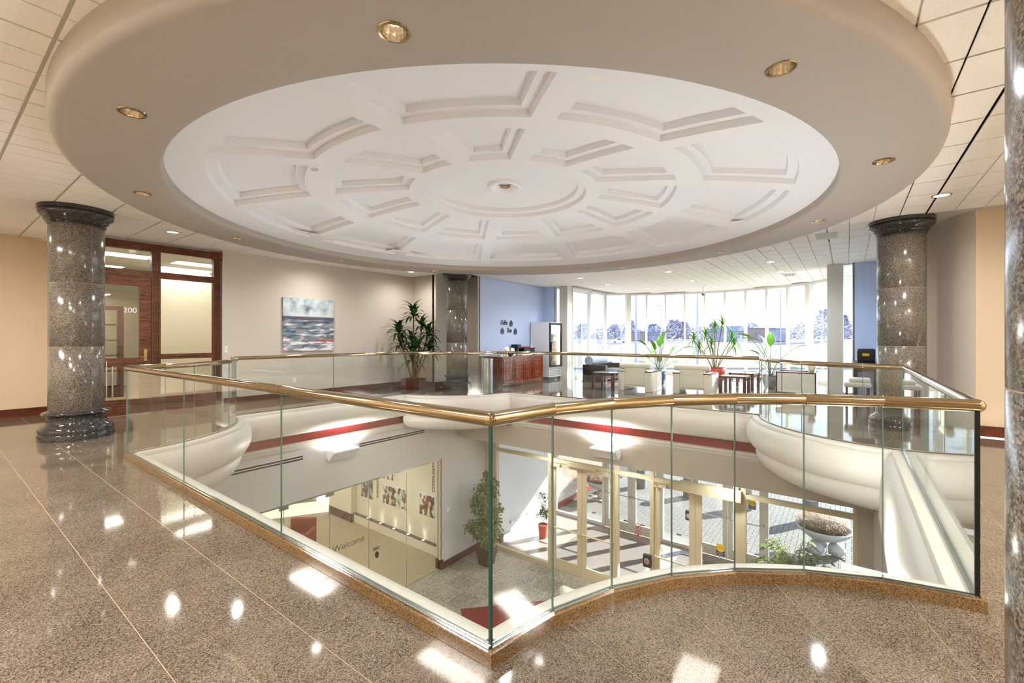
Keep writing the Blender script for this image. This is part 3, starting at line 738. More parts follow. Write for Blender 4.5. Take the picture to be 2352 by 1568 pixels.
# ---------------------------------------------------------------- painting, switch, outlet
def painting():
    m = bpy.data.materials.new('seascape canvas'); m.use_nodes = True; nt = m.node_tree; N = nt.nodes; L = nt.links; b = N['Principled BSDF']; b.inputs['Roughness'].default_value = 0.55
    g = N.new('ShaderNodeTexCoord'); sp = N.new('ShaderNodeSeparateXYZ'); L.new(g.outputs['Generated'], sp.inputs[0])
    mp = N.new('ShaderNodeMapping'); mp.inputs['Scale'].default_value = (2.4, 1, 11); L.new(g.outputs['Generated'], mp.inputs[0])
    n = N.new('ShaderNodeTexNoise'); n.inputs['Scale'].default_value = 1.6; n.inputs['Detail'].default_value = 7; n.inputs['Distortion'].default_value = .6; L.new(mp.outputs[0], n.inputs['Vector'])
    sky = N.new('ShaderNodeTexNoise'); sky.inputs['Scale'].default_value = 4; sky.inputs['Detail'].default_value = 6; L.new(g.outputs['Generated'], sky.inputs['Vector'])
    rs = N.new('ShaderNodeValToRGB'); e = rs.color_ramp.elements; e[0].position = .34; e[0].color = srgb((92, 104, 116)); e[1].position = .60; e[1].color = srgb((206, 214, 216)); q = rs.color_ramp.elements.new(.46); q.color = srgb((166, 184, 194)); L.new(sky.outputs[0], rs.inputs[0])
    rw = N.new('ShaderNodeValToRGB'); e = rw.color_ramp.elements; e[0].position = .30; e[0].color = srgb((66, 62, 84)); e[1].position = .62; e[1].color = srgb((232, 230, 232))
    for p, c in ((.42, (96, 112, 128)), (.50, (128, 146, 152)), (.56, (170, 160, 176))): q = rw.color_ramp.elements.new(p); q.color = srgb(c)
    # brighter surf low down
    ad = N.new('ShaderNodeMath'); ad.operation = 'MULTIPLY_ADD'; ad.inputs[1].default_value = -0.20; ad.inputs[2].default_value = 0.07; L.new(sp.outputs[2], ad.inputs[0])
    a2 = N.new('ShaderNodeMath'); a2.operation = 'ADD'; L.new(ad.outputs[0], a2.inputs[0]); L.new(n.outputs[0], a2.inputs[1]); L.new(a2.outputs[0], rw.inputs[0])
    st = N.new('ShaderNodeMath'); st.operation = 'GREATER_THAN'; st.inputs[1].default_value = 0.635; L.new(sp.outputs[2], st.inputs[0])
    mx = N.new('ShaderNodeMix'); mx.data_type = 'RGBA'; L.new(st.outputs[0], mx.inputs[0]); L.new(rw.outputs[0], mx.inputs[6]); L.new(rs.outputs[0], mx.inputs[7])
    # dark horizon band
    hb = N.new('ShaderNodeValToRGB'); hb.color_ramp.interpolation = 'LINEAR'; e = hb.color_ramp.elements; e[0].position = .585; e[0].color = (0, 0, 0, 1); e[1].position = .66; e[1].color = (0, 0, 0, 1)
    for p, v in ((.605, .85), (.65, .9)): q = hb.color_ramp.elements.new(p); q.color = (v, v, v, 1)
    L.new(sp.outputs[2], hb.inputs[0])
    m2 = N.new('ShaderNodeMix'); m2.data_type = 'RGBA'; L.new(hb.outputs[0], m2.inputs[0]); L.new(mx.outputs[2], m2.inputs[6]); m2.inputs[7].default_value = srgb((78, 70, 92))
    # red streak at lower right
    rr = N.new('ShaderNodeValToRGB'); e = rr.color_ramp.elements; e[0].position = .16; e[0].color = (0, 0, 0, 1); e[1].position = .25; e[1].color = (0, 0, 0, 1); q = rr.color_ramp.elements.new(.20); q.color = (1, 1, 1, 1); L.new(sp.outputs[2], rr.inputs[0])
    gx = N.new('ShaderNodeMath'); gx.operation = 'GREATER_THAN'; gx.inputs[1].default_value = .45; L.new(sp.outputs[0], gx.inputs[0])
    gn = N.new('ShaderNodeMath'); gn.operation = 'GREATER_THAN'; gn.inputs[1].default_value = .47; L.new(n.outputs[0], gn.inputs[0])
    mm = N.new('ShaderNodeMath'); mm.operation = 'MULTIPLY'; L.new(gx.outputs[0], mm.inputs[0]); L.new(gn.outputs[0], mm.inputs[1])
    mm2 = N.new('ShaderNodeMath'); mm2.operation = 'MULTIPLY'; L.new(mm.outputs[0], mm2.inputs[0]); L.new(rr.outputs[0], mm2.inputs[1])
    m3 = N.new('ShaderNodeMix'); m3.data_type = 'RGBA'; L.new(mm2.outputs[0], m3.inputs[0]); L.new(m2.outputs[2], m3.inputs[6]); m3.inputs[7].default_value = srgb((184, 58, 40)); L.new(m3.outputs[2], b.inputs['Base Color'])
    return m
p = thing('painting', 'square abstract seascape canvas in blues and greys on the pale wall', 'painting', (5.80, 10.575, 1.755))
MB().box(-.645, .645, -.022, .022, -.635, .635).build('canvas', painting(), p)
MB().box(-.62, .62, .022, .026, -.61, .61).build('stretcher_frame', M_black, p)
def plate(x, y, z, label, cat, w=.075, h=.12):
    t = thing(cat.replace(' ', '_'), label, cat, (x, y, z)); MB().box(-w / 2, w / 2, -.008, 0, -h / 2, h / 2).build('cover_plate', M_white, t); return t
s_ = plate(3.97, 10.6, 1.19, 'small white wall switch beside the oak screen', 'switch', .05, .13); MB().box(-.01, .01, -.016, -.008, -.025, .025).build('toggle', M_grey, s_)
s_ = plate(5.44, 10.6, .42, 'white electrical outlet low on the wall under the painting', 'outlet')
for zz in (-.03, .03): MB().box(-.017, .017, -.011, -.008, zz - .018, zz + .018).build('socket', M_grey, s_)

# ---------------------------------------------------------------- lower level
lf = tag(link('ground_floor', None), kind='structure')
struct('floor_base', MB().box(-1, 13.95, -1.2, 8.95, ZF - .2, ZF - .012), mat('lower grout', (150, 140, 122), .7), lf)
lt = bpy.data.meshes.new('floor_tile'); _b = MB().box(0, 1, 0, 1, ZF - .012, ZF); lt.from_pydata(_b.v, [], _b.f); lt.materials.append(M_lowfloor); lt.materials.append(M_redgran)
dk = granite('darker floor granite', (86, 79, 68), (136, 128, 114), (174, 164, 148), 60, 0.12)
ltd = lt.copy(); ltd.materials.clear(); ltd.materials.append(dk)
for i in range(12):
    for j in range(16):
        x = 3.3 + .61 * i; y = -.3 + .61 * j
        if y > 8.6: continue
        o = link('floor_tile', ltd if (i * 7 + j * 3) % 5 == 0 else lt, lf); o.location = (x + .002, y + .002, 0); yy = min(y + .61, WY1) - y - .004; o.scale = (min(.606, 10.5 - x), yy, 1)
# red granite diamond inlay
MB().prism([(9.75, 5.15), (7.6, 7.2), (5.4, 4.6), (7.55, 2.5)], ZF, ZF + .002).build('red_inlay', M_redgran, lf)
# walls below
b = MB(); b.box(1.2, 3.3, WY1, WY1 + .15, ZF, -.30); b.box(3.3, 8.60, WY1, WY1 + .15, -1.86, -.30); b.box(8.60, 10.5, WY1, WY1 + .15, ZF, -.30); b.box(8.60, 8.62, WY1 - .01, WY1 + .2, ZF, -1.86)
struct('wall_lower_left', b, M_grey)
b = MB(); b.box(1.2, 13.9, WY0 - .15, WY0, ZF, -.30); struct('wall_lower_right', b, M_beige)
b = MB(); b.box(1.2, 1.36, -.4, 8.9, ZF, -.30); struct('wall_lower_near', b, M_grey)
XB = EX1 + 0.12
b = MB(); b.box(XB, XB + .15, WY0, WY1, -1.36, -.30); struct('wall_beam_lounge', b, M_beige)
wallbox('ceiling_lobby_soffit', XB + .15, 13.9, WY0, WY1, -1.35, -1.25, M_grey)
wallbox('wall_entry_jamb_left', 10.42, 10.58, 8.45, WY1, ZF, -1.35, M_beige); wallbox('wall_entry_jamb_right', 10.42, 10.58, WY0, -.15, ZF, -1.35, M_beige)
wallbox('baseboard_lower_left', 8.6, 10.42, WY1 - .03, WY1, ZF, ZF + .18, M_base); wallbox('baseboard_lower_corner', 8.56, 8.64, WY1 - .035, WY1 + .2, ZF, ZF + .26, M_base)
for (x0, x1, lab) in ((2.9, 4.72, 'left of the wall lamp, partly behind the curved moulding'), (6.02, 7.98, 'right of the wall lamp toward the corner')):
    t = thing('air_grille', 'long narrow double-slot air grille ' + lab, 'grille', ((x0 + x1) / 2, WY1, -1.0)); hw = (x1 - x0) / 2
    MB().box(-hw, hw, -.010, 0, -.055, -.045).box(-hw, hw, -.010, 0, -.006, .006).box(-hw, hw, -.010, 0, .045, .055).build('frame', M_white, t)
    MB().box(-hw, hw, -.003, 0, -.045, -.006).box(-hw, hw, -.003, 0, .006, .045).build('slot', M_black, t)
def sconce(loc, rz, lab):
    t = thing('wall_lamp', lab, 'wall lamp', loc, rz, group='white wedge wall uplights')
    # local: wall at y=0, projecting to -y
    prof = [(0, .10), (-.30, .10), (-.31, .07), (-.26, .03), (-.19, -.03), (-.14, -.10), (-.10, -.14), (-.07, -.12), (-.03, -.08), (0, -.07)]
    b = MB(); n = len(prof); v = [(x, y, z) for x in (-.30, .30) for y, z in prof]
    b.add(v, [tuple(range(n)), tuple(range(2 * n - 1, n - 1, -1))] + [(i, (i + 1) % n, n + (i + 1) % n, n + i) for i in range(1, n)]); b.build('housing', M_white, t, sharp=30)
    MB().box(-.27, .27, -.28, -.02, .094, .104).build('lamp_lens', mat('sconce lens', (255, 252, 245), .4, emit=14), t)
    l = area((0, -.16, .13), 23, .5, .24, (1, .98, .94), (R(180) - R(0), 0, 0), parent=t)
    return t
sc = sconce((5.53, WY1, -1.05), 0, 'white wedge-shaped wall uplight on the storefront wall between the grilles')
dup(sc, (XB, 4.25, -1.08), R(-90), 'white wedge-shaped wall uplight on the beam above the entrance doors')
dup(sc, (5.5, WY0, -1.02), R(180), 'white wedge-shaped wall uplight seen from above at lower right').scale = (1, 1.42, 1)

for i, y in enumerate((2.0, 4.15, 6.4)):  # unseen lamps added to brighten the lobby walls
    t = thing('downlight', 'unseen fill light added under the lobby soffit above the inner doors, ' + ['toward the right wall', 'in the middle', 'toward the storefront'][i], 'downlight', (9.95, y, -1.35), group='added fill lights under the lobby soffit')
    MB().lathe([(.001, -.003), (.09, -.003), (.11, -.008), (.115, 0)], n=24).build('lens', M_lens, t); spot((0, 0, -.03), 55, 168, 1, (.90, .95, 1), .08, parent=t)
# storefront glass
t = tag(link('window_16', None), kind='structure'); t['label'] = 'frameless lobby storefront glass with a lettered door'
xs = [3.3, 4.36, 5.34, 6.32, 7.43, 8.56]
for i in range(5):
    o = MB().box(xs[i] + .004, xs[i + 1] - .004, WY1 + .05, WY1 + .062, ZF + .01, -1.88).build('pane', M_wglass, t)
b = MB(); b.box(3.3, 8.6, WY1 + .03, WY1 + .08, -1.90, -1.86); 
for i in (1, 2, 3): b.box(xs[i] - .09, xs[i] + .09, WY1 + .035, WY1 + .075, -1.97, -1.89)
b.build('head_rail', M_chrome, t)
b = MB()
for x in xs[1:-1]: b.box(x - .004, x + .004, WY1 + .051, WY1 + .061, ZF, -1.88)
b.build('joint', M_steel, t)
MB().box(8.56, 8.60, WY1 + .02, WY1 + .09, ZF, -1.86).build('jamb_strip', M_alu, t)
b = MB(); b.box(6.44, 6.60, WY1 + .03, WY1 + .09, -3.56, -3.50); b.build('lock_patch', M_chrome, t)
b = MB(); b.lathe([(0.001, 0), (.045, 0), (.045, .03), (0.001, .03)], n=16); o = b.build('lock_body', M_black, t, loc=(6.53, WY1 + .05, -3.68)); o.rotation_euler = (R(90), 0, 0); o.scale = (1, 1.7, 1)
text('Welcome', .20, mat('faint grey lettering', (112, 104, 92), .5), t, (5.80, WY1 + .045, -3.16), (R(90), 0, 0), 'lettering', .001)
# room behind
wallbox('floor_community_room', 2.5, 11.0, 8.95, 20.5, ZF - .1, ZF, M_carpet)
wallbox('ceiling_community_room', 2.5, 11.0, 9.0, 20.5, -1.84, -1.74, M_white)
wallbox('wall_community', 9.15, 9.3, 9.0, 13.6, ZF, -1.84, M_cream)
wallbox('wall_community_step', 8.95, 9.3, 13.6, 14.9, ZF, -1.84, M_cream)
wallbox('wall_community_left', 2.5, 2.65, 9.0, 20.5, ZF, -1.84, M_cream)
wallbox('wall_community_back', 2.5, 6.6, 20.4, 20.5, ZF, -1.84, M_cream)
wallbox('wall_community_far', 9.3, 9.45, 16.4, 20.5, ZF, -1.84, M_grey)
wallbox('wall_community_front', 2.5, 3.3, 9.0, 9.1, ZF, -1.84, M_cream)
wallbox('baseboard_community', 8.93, 8.95, 13.55, 14.95, ZF, ZF + .28, M_base)
wallbox('baseboard_community_end', 8.93, 9.15, 13.55, 13.6, ZF, ZF + .28, M_base)
wallbox('trim_7', 9.02, 9.15, 9.0, 13.58, ZF, ZF + .26, M_cream)
wallbox('trim_8', 9.018, 9.15, 9.0, 13.58, ZF + .262, ZF + .272, mat('dark reveal', (92, 82, 62), .5))
def photo_mat(nm, cols, sc_=(3, 3, 3)):
    m = bpy.data.materials.new(nm); m.use_nodes = True; nt = m.node_tree; N = nt.nodes; L = nt.links; b = N['Principled BSDF']; b.inputs['Roughness'].default_value = .3
    g = N.new('ShaderNodeTexCoord'); mp = N.new('ShaderNodeMapping'); mp.inputs['Scale'].default_value = sc_; L.new(g.outputs['Object'], mp.inputs[0])
    v = N.new('ShaderNodeTexVoronoi'); v.inputs['Scale'].default_value = 3; v.feature = 'F1'; L.new(mp.outputs[0], v.inputs['Vector']); s2 = N.new('ShaderNodeSeparateColor'); L.new(v.outputs['Color'], s2.inputs[0])
    r_ = N.new('ShaderNodeValToRGB'); r_.color_ramp.interpolation = 'CONSTANT'; r_.color_ramp.elements[0].color = srgb(cols[0]); r_.color_ramp.elements[1].color = srgb(cols[-1]); r_.color_ramp.elements[1].position = .85
    for i, c in enumerate(cols[1:-1]): q = r_.color_ramp.elements.new((i + 1) / len(cols)); q.color = srgb(c)
    L.new(s2.outputs[0], r_.inputs[0]); L.new(r_.outputs[0], b.inputs['Base Color']); return m
PC = [(60, 40, 26), (150, 96, 60), (206, 190, 168), (120, 60, 40), (90, 84, 60), (226, 214, 196)]
PD = [(70, 74, 66), (110, 122, 84), (150, 146, 140), (56, 50, 44), (178, 176, 168)]
PE = [(120, 92, 60), (206, 200, 176), (86, 54, 30), (170, 186, 160), (232, 226, 206)]
for (y0, y1, z0, z1, m_, lab) in ((9.72, 10.33, -3.86, -3.25, PC, 'square photo print of a busy group nearest the storefront glass'), (11.55, 12.10, -3.92, -3.33, [(116, 92, 66), (190, 170, 150), (84, 56, 30), (220, 208, 190)], 'left half of the paired photo prints, brown tones'),
                          (10.93, 11.53, -3.90, -3.30, PE, 'right half of the paired photo prints, pale green tones'), (12.66, 13.28, -3.95, -3.35, PD, 'small greenish photo print farthest along the cream wall'), (11.6, 12.45, -3.12, -2.66, PC, 'upper photo print of diners, partly hidden by the wall above the storefront')):
    t = thing('photo_print', lab, 'picture', (9.145, (y0 + y1) / 2, (z0 + z1) / 2), group='photo prints on the cream wall'); hw, hh = (y1 - y0) / 2, (z1 - z0) / 2
    MB().box(-.02, -.004, -hw, hw, -hh, hh).build('print', photo_mat('print %s' % lab[:12], m_, (3, 3.4, 2.4)), t); MB().box(-.004, 0.004, -hw - .02, hw + .02, -hh - .02, hh + .02).build('backing', M_white, t)
ML = mat('dark lettering', (84, 72, 50), .6)
for body, y, z, sz, lab in (('COMMUNITY', 9.74, -2.66, .15, 'word COMMUNITY lettered vertically near the storefront jamb'), ('INSPIRATION', 12.40, -3.42, .14, 'word INSPIRATION lettered vertically between prints'), ('INTEGRITY', 11.38, -2.50, .14, 'vertical word beside the upper photo print, cut off by the soffit')):
    o = text(body, sz, ML, None, (9.14, y, z), (0, 0, 0), 'wall_lettering', .003)
    o.matrix_world = Matrix.Translation((9.14, y, z)) @ Matrix(((0, 0, -1), (0, 1, 0), (1, 0, 0))).to_4x4() @ Matrix.Rotation(R(180), 4, 'Z') @ Matrix.Scale(1, 4)
    # local X runs up (z), local Y runs to +y or -y
    o.matrix_world = Matrix.Translation((9.14, y, z)) @ Matrix(((0, 0, -1, 0), (0, 1, 0, 0), (1, 0, 0, 0), (0, 0, 0, 1)))
    tag(o, lab, 'lettering')
up0 = None
for k in range(6):
    y = 9.45 + k * .68
    lab = 'small floor-level uplight along the cream wall, %s from the storefront glass' % ['first', 'second', 'third', 'fourth', 'fifth', 'last'][k]
    if up0 is None:
        up0 = thing('uplight', lab, 'uplight', (9.085, y, ZF + .262), group='uplights along the cream wall'); MB().lathe([(.05, 0), (.05, .014), (.036, .016)], n=16).build('ring', M_white, up0); MB().lathe([(.036, .014), (.001, .014)], n=16).build('lens', M_lens, up0)
        spot((0, 0, .03), 2.5, 70, 1, parent=up0, rad=.02, rot=(R(180), 0, 0))
    else: dup(up0, (9.085, y, ZF + .262), label=lab)
# armchair and small table in community room
t = thing('tub_armchair', 'rust orange upholstered armchair behind the storefront glass', 'armchair', (6.85, 13.05, ZF), R(-50))
M_rust = mat('rust fabric', (138, 70, 42), .85, noise=.12, nscale=60)
def rbox(b, x0, x1, y0, y1, z0, z1, r_=.03, mi=0):
    bm = bmesh.new(); bmesh.ops.create_cube(bm, size=1); 
    for v in bm.verts: v.co = Vector(((x0 + x1) / 2 + v.co.x * (x1 - x0), (y0 + y1) / 2 + v.co.y * (y1 - y0), (z0 + z1) / 2 + v.co.z * (z1 - z0)))
    bmesh.ops.bevel(bm, geom=list(bm.edges), offset=r_, segments=3, affect='EDGES', profile=.6); bm.verts.index_update()
    b.add([v.co.copy() for v in bm.verts], [tuple(v.index for v in f.verts) for f in bm.faces], mi); bm.free(); return b
rbox(MB(), -.30, .30, -.33, .30, .22, .44, .05).build('seat_cushion', M_rust, t); rbox(MB(), -.37, .37, .24, .38, .12, .84, .05).build('backrest', M_rust, t)
for s2 in (-1, 1): rbox(MB(), s2 * .34 - .06, s2 * .34 + .06, -.33, .28, .12, .60, .04).build('armrest', M_rust, t)
for sx in (-1, 1):
    for sy in (-1, 1): MB().box(sx * .3 - .02, sx * .3 + .02, sy * .28 - .02, sy * .28 + .02, 0, .14).build('leg', M_black, t)
t = thing('side_table', 'small round cream table in front of the rust armchair', 'table', (6.50, 12.42, ZF))
MB().lathe([(.001, .50), (.25, .50), (.26, .515), (.25, .53), (.001, .53)], n=32).build('tabletop', M_cream, t); MB().lathe([(.20, 0), (.20, .015), (.03, .03), (.025, .5)], n=24).build('pedestal', M_chrome, t)
# community room lights
for x, y in ((5, 10.8), (7.4, 10.8), (5, 14), (7.4, 14), (6, 17.5)):
    t = thing('fluorescent_light', 'recessed ceiling panel of the storefront room, %s' % {(5, 10.8): 'near left', (7.4, 10.8): 'near right', (5, 14): 'middle left', (7.4, 14): 'middle right', (6, 17.5): 'deepest one'}[(x, y)], 'light panel', (x, y, -1.84), group='ceiling panels of the storefront room'); MB().box(-.3, .3, -.3, .3, -.01, 0).build('diffuser', M_troffer, t)
    area((0, 0, -.03), 13, .5, .5, (1, .96, .88), parent=t)
plate(8.85, WY1, -3.31, 'beige thermostat on the white wall left of the entrance', 'thermostat', .12, .12)

# ---------------------------------------------------------------- entry doors (inner x=10.5, outer x=13.9)
YM = [8.45, 6.55, 4.60, 3.70, 1.75, -0.15]
def entry(X, m, tr, inner, base):
    t = tag(link('window_%d' % base, None), kind='structure'); t['label'] = ('champagne aluminium inner entrance frame' if inner else 'outer entrance frame of the vestibule')
    zt = -1.35
    for i, y in enumerate(YM): MB().box(X - .06, X + .06, y - .045, y + .045, ZF, zt).build('mullion', m, t)
    MB().box(X - .05, X + .05, YM[-1], YM[0], zt - .06, zt).build('head', m, t)
    if tr:
        for i in range(5): MB().box(X - .055, X + .055, YM[i + 1] + .045, YM[i] - .045, -1.95, -1.86).build('transom_bar', m, t); MB().box(X - .004, X + .004, YM[i + 1] + .045, YM[i] - .045, -1.86, zt - .06).build('pane', M_wglass, t)
    ztop = -1.95 if tr else zt - .06
    for i in (0, 2, 4):
        MB().box(X - .004, X + .004, YM[i + 1] + .045, YM[i] - .045, ZF + .1, ztop).build('pane', M_wglass, t); MB().box(X - .05, X + .05, YM[i + 1] + .045, YM[i] - .045, ZF, ZF + .10).build('sill', m, t)
    for n_, i in enumerate((1, 3)):
        y1, y0 = YM[i] - .045, YM[i + 1] + .045; ym = (y0 + y1) / 2
        d = tag(link('door_%d' % (base * 2 + n_), None), kind='structure'); d['label'] = ('inner' if inner else 'outer') + ' double glass entrance doors ' + ('toward the storefront wall' if i == 1 else 'toward the right hand wall')
        for a, c in ((y0 + .005, ym - .004), (ym + .004, y1 - .005)):
            lf_ = link('door_leaf', None, d)
            for q0, q1 in ((a, a + .13), (c - .13, c)): MB().box(X - .022, X + .022, q0, q1, ZF + .01, ztop - .01).build('stile', m, lf_)
            MB().box(X - .022, X + .022, a + .13, c - .13, ZF + .01, ZF + .30).build('bottom_rail', m, lf_); MB().box(X - .022, X + .022, a + .13, c - .13, ztop - .12, ztop - .01).build('top_rail', m, lf_)
            MB().box(X - .004, X + .004, a + .13, c - .13, ZF + .30, ztop - .12).build('door_glass', M_wglass, lf_)
            b = MB(); b.tube([(X - .085, a + .03, -3.70), (X - .085, c - .03, -3.70)], .020, 10); b.box(X - .09, X - .02, a + .02, a + .06, -3.73, -3.67); b.box(X - .09, X - .02, c - .06, c - .02, -3.73, -3.67); b.build('push_bar', M_alu if inner else M_steel, lf_)
            if inner:
                b = MB(); ch = a if c > ym + .1 and a > ym - .1 else c
                yy = (a + .02, a + .30) if a < ym - .1 else (c - .30, c - .02); b.box(X - .11, X - .022, yy[0], yy[1], ztop - .10, ztop - .03); b.tube([(X - .07, sum(yy) / 2, ztop - .02), (X - .16, sum(yy) / 2 + .14, ztop + .0), (X - .06, sum(yy) / 2 + .26, ztop + .02)], .010, 6); b.build('door_closer', M_alu, lf_)
        if inner: MB().box(X - .13, X - .05, ym - .42, ym + .42, ztop - .02, ztop + .055).build('header_box', M_alu, d)
        if inner and i == 3: MB().box(X - .20, X - .05, y0 - .02, ym + .30, ztop - .06, ztop + .16).build('operator_housing', M_alu, d)
    return t
entry(10.5, M_alu, True, True, 17)
entry(13.9, M_frame, False, False, 18)
# vestibule
wallbox('wall_vestibule_left', 10.58, 13.9, 8.55, 8.85, ZF, -1.35, M_white); wallbox('wall_vestibule_right', 10.58, 13.9, -.45, -.2, ZF, -1.35, M_white)
wallbox('baseboard_vestibule', 10.58, 13.84, 8.52, 8.55, ZF, ZF + .2, M_redgran)
struct('floor_vestibule', MB().box(10.56, 13.84, -.2, 8.55, ZF, ZF + .004), mat('grey vestibule tile', (150, 142, 134), .25, noise=.12, nscale=40))
for (y0, y1, lab) in ((4.4, 6.9, 'dark ribbed entrance mat before the left door pair'), (1.4, 3.9, 'dark ribbed entrance mat before the right door pair')):
    o = MB().box(11.0, 13.4, y0, y1, ZF + .004, ZF + .014).build('entrance_mat', mat('grey mat', (112, 104, 100), .9, noise=.25, nscale=90)); tag(o, lab, 'mat')
# signs on glass
M_sred = mat('sign red', (190, 40, 36), .5); M_syel = mat('sign yellow', (236, 196, 40), .5); M_snav = mat('sign navy', (52, 56, 110), .5)
def prohib(z, lab, kind):
    t = thing('prohibition_sign', lab, 'sign', (10.49, 4.05, z), group='red prohibition stickers on the inner glass')
    b = MB(); n = 28; v = []
    for i in range(n):
        a = 2 * math.pi * i / n
        for r_ in (.085, .072): v.append((-.006, r_ * math.cos(a), r_ * math.sin(a)))
    b.add(v, [(2 * i, 2 * i + 1, 2 * ((i + 1) % n) + 1, 2 * ((i + 1) % n)) for i in range(n)]); b.obox((-.006, 0, 0), (.001, .15, .014), 0, rx=R(45 if kind else -45)); b.build('ring', M_sred, t)
    b = MB()
    if kind: b.obox((-.007, 0, -.01), (.001, .07, .014)); b.obox((-.007, -.02, .02), (.001, .006, .03))
    else: b.obox((-.007, .005, 0), (.001, .05, .02)); b.obox((-.007, -.02, .025), (.001, .018, .018)); b.obox((-.007, .02, -.02), (.001, .006, .03)); b.obox((-.007, -.012, -.02), (.001, .006, .03))
    b.build('pictogram', M_black, t)
prohib(-3.14, 'upper red circle-and-slash sticker with an animal figure', 0); prohib(-3.32, 'lower red circle-and-slash sticker forbidding smoking', 1)
def caution(x, y, z, lab, s_=1.0):
    t = thing('caution_sticker', lab, 'sign', (x, y, z), group='round yellow caution stickers'); t.scale = (1, s_, s_)
    MB().box(-.006, -.005, -.10, .10, -.20, -.02).build('blue_panel', M_snav, t)
    b = MB(); n = 28; b.add([(-.008, .105 * math.cos(2 * math.pi * i / n), .10 + -.10 + .105 * math.sin(2 * math.pi * i / n)) for i in range(n)], [tuple(range(n))]); b.build('yellow_disc', M_syel, t)
    for bd, zz, sz, mm in (('CAUTION', .0, .048, M_black), ('AUTOMATIC', -.135, .03, M_white), ('DOOR', -.172, .03, M_white)):
        o = text(bd, sz, mm, t, (-.010, 0, zz), (0, 0, 0), 'lettering', .0005); o.rotation_euler = Matrix(((0, 0, -1), (-1, 0, 0), (0, 1, 0))).to_euler()
caution(10.475, 2.2, -3.12, 'yellow CAUTION sticker on the inner right door, larger in view', .85); caution(13.87, 2.1, -3.12, 'yellow CAUTION sticker on the outer right door, under the transom bar', .9)
def pushplate(y, lab, x=10.44):
    t = thing('push_plate', lab, 'push plate', (x, y, -3.84)); MB().box(-.09, 0, -.09, .09, -.14, .14).build('box', M_black, t)
    o = MB().lathe([(.001, .012), (.06, .012), (.07, 0)], n=24).build('button', M_steel, t, loc=(-.09, 0, 0)); o.rotation_euler = (0, R(-90), 0)
pushplate(3.79, 'black box with round steel door button between the inner door pairs'); pushplate(3.77, 'black box with round steel button on the outer door frame', 13.84)
t = thing('bumper_rail', 'low steel double rail along the white vestibule wall', 'rail', (11.26, 8.55, -4.40)); MB().tube([(0, -.06, .03), (1.9, -.06, .03)], .012, 8).tube([(0, -.06, -.03), (1.9, -.06, -.03)], .012, 8).build('bar', M_steel, t); b = MB()
for q in (.05, .95, 1.85): b.box(q - .015, q + .015, -.06, 0, -.04, .04)
b.build('bracket', M_steel, t)
plate(13.3, 8.55, -3.69, 'small dark plate on the vestibule wall by the outer doors', 'intercom', .10, .16)

# ---------------------------------------------------------------- outside ground, plaza, far scene
M_plaza = mat('pale paver', (104, 100, 96), .8, noise=.08, nscale=9)
g = MB()
g.box(13.9, 60, -45, 45, ZF - .3, ZF - .03)
struct('ground', g, mat('paver bed', (66, 62, 58), .9))
pv = MB(); s_ = .15                                        # herringbone courses, blocks 0.15 x 0.30
for i in range(0, 66):
    for j in range(0, 74):
        x = 14.6 + s_ * i; y = -1.6 + s_ * j; k = (i - j) % 4
        if y > 8.1: continue
        if k == 0: pv.box(x + .006, x + 2 * s_ - .006, y + .006, y + s_ - .006, ZF - .03, ZF - .0)
        if (i - j) % 4 == 3: pv.box(x + .006, x + s_ - .006, y + .006, y + 2 * s_ - .006, ZF - .03, ZF - .0)
o = pv.build('paver_field', M_plaza); tag(o, 'pale herringbone brick paving of the entrance plaza', 'paving', kind='stuff')
wallbox('pavement', 13.95, 14.6, -2, 9, ZF - .03, ZF, mat('pale concrete', (112, 110, 106), .8))
# brick side wall outside with courses
t = tag(link('wall_brick_outside', None), kind='structure')
MB().box(13.95, 18.2, 8.62, 8.9, ZF, -.65).build('wall_core', mat('mortar', (160, 156, 150), .9), t)
bk = MB(); M_brick = mat('pale brick', (136, 118, 106), .85, noise=.15, nscale=6)
for r_ in range(44):
    z = ZF + .45 + r_ * .085
    for c in range(19):
        x = 13.98 + c * .225 + (.11 if r_ % 2 else 0)
        if x + .21 < 18.2: bk.box(x, x + .21, 8.605, 8.63, z, z + .072)
o = bk.build('brick_courses', M_brick, t); o['kind'] = 'stuff'
MB().box(13.95, 18.2, 8.56, 8.62, ZF, ZF + .2).build('plinth', M_redgran, t)
# bollards
bl0 = None
for y, lab in ((1.0, 'nearest the right bowl planter'), (3.0, 'second from the right'), (5.0, 'third from the right'), (7.0, 'behind the left bowl planter')):
    lab = 'concrete bollard with steel band on the plaza, ' + lab
    if bl0 is None:
        bl0 = thing('bollard', lab, 'bollard', (18.4, y, ZF), group='bollards along the plaza'); MB().lathe([(.24, 0), (.24, .86)], n=28).build('shaft', mat('bollard concrete', (104, 104, 102), .8, noise=.1, nscale=12), bl0)
        MB().lathe([(.245, .78), (.245, .83)], n=28).build('band', M_steel, bl0); MB().lathe([(.24, .86), (.22, .93), (.15, .98), (.001, 1.0)], n=28).build('dome_top', M_steel, bl0)
    else: dup(bl0, (18.4, y, ZF), label=lab)
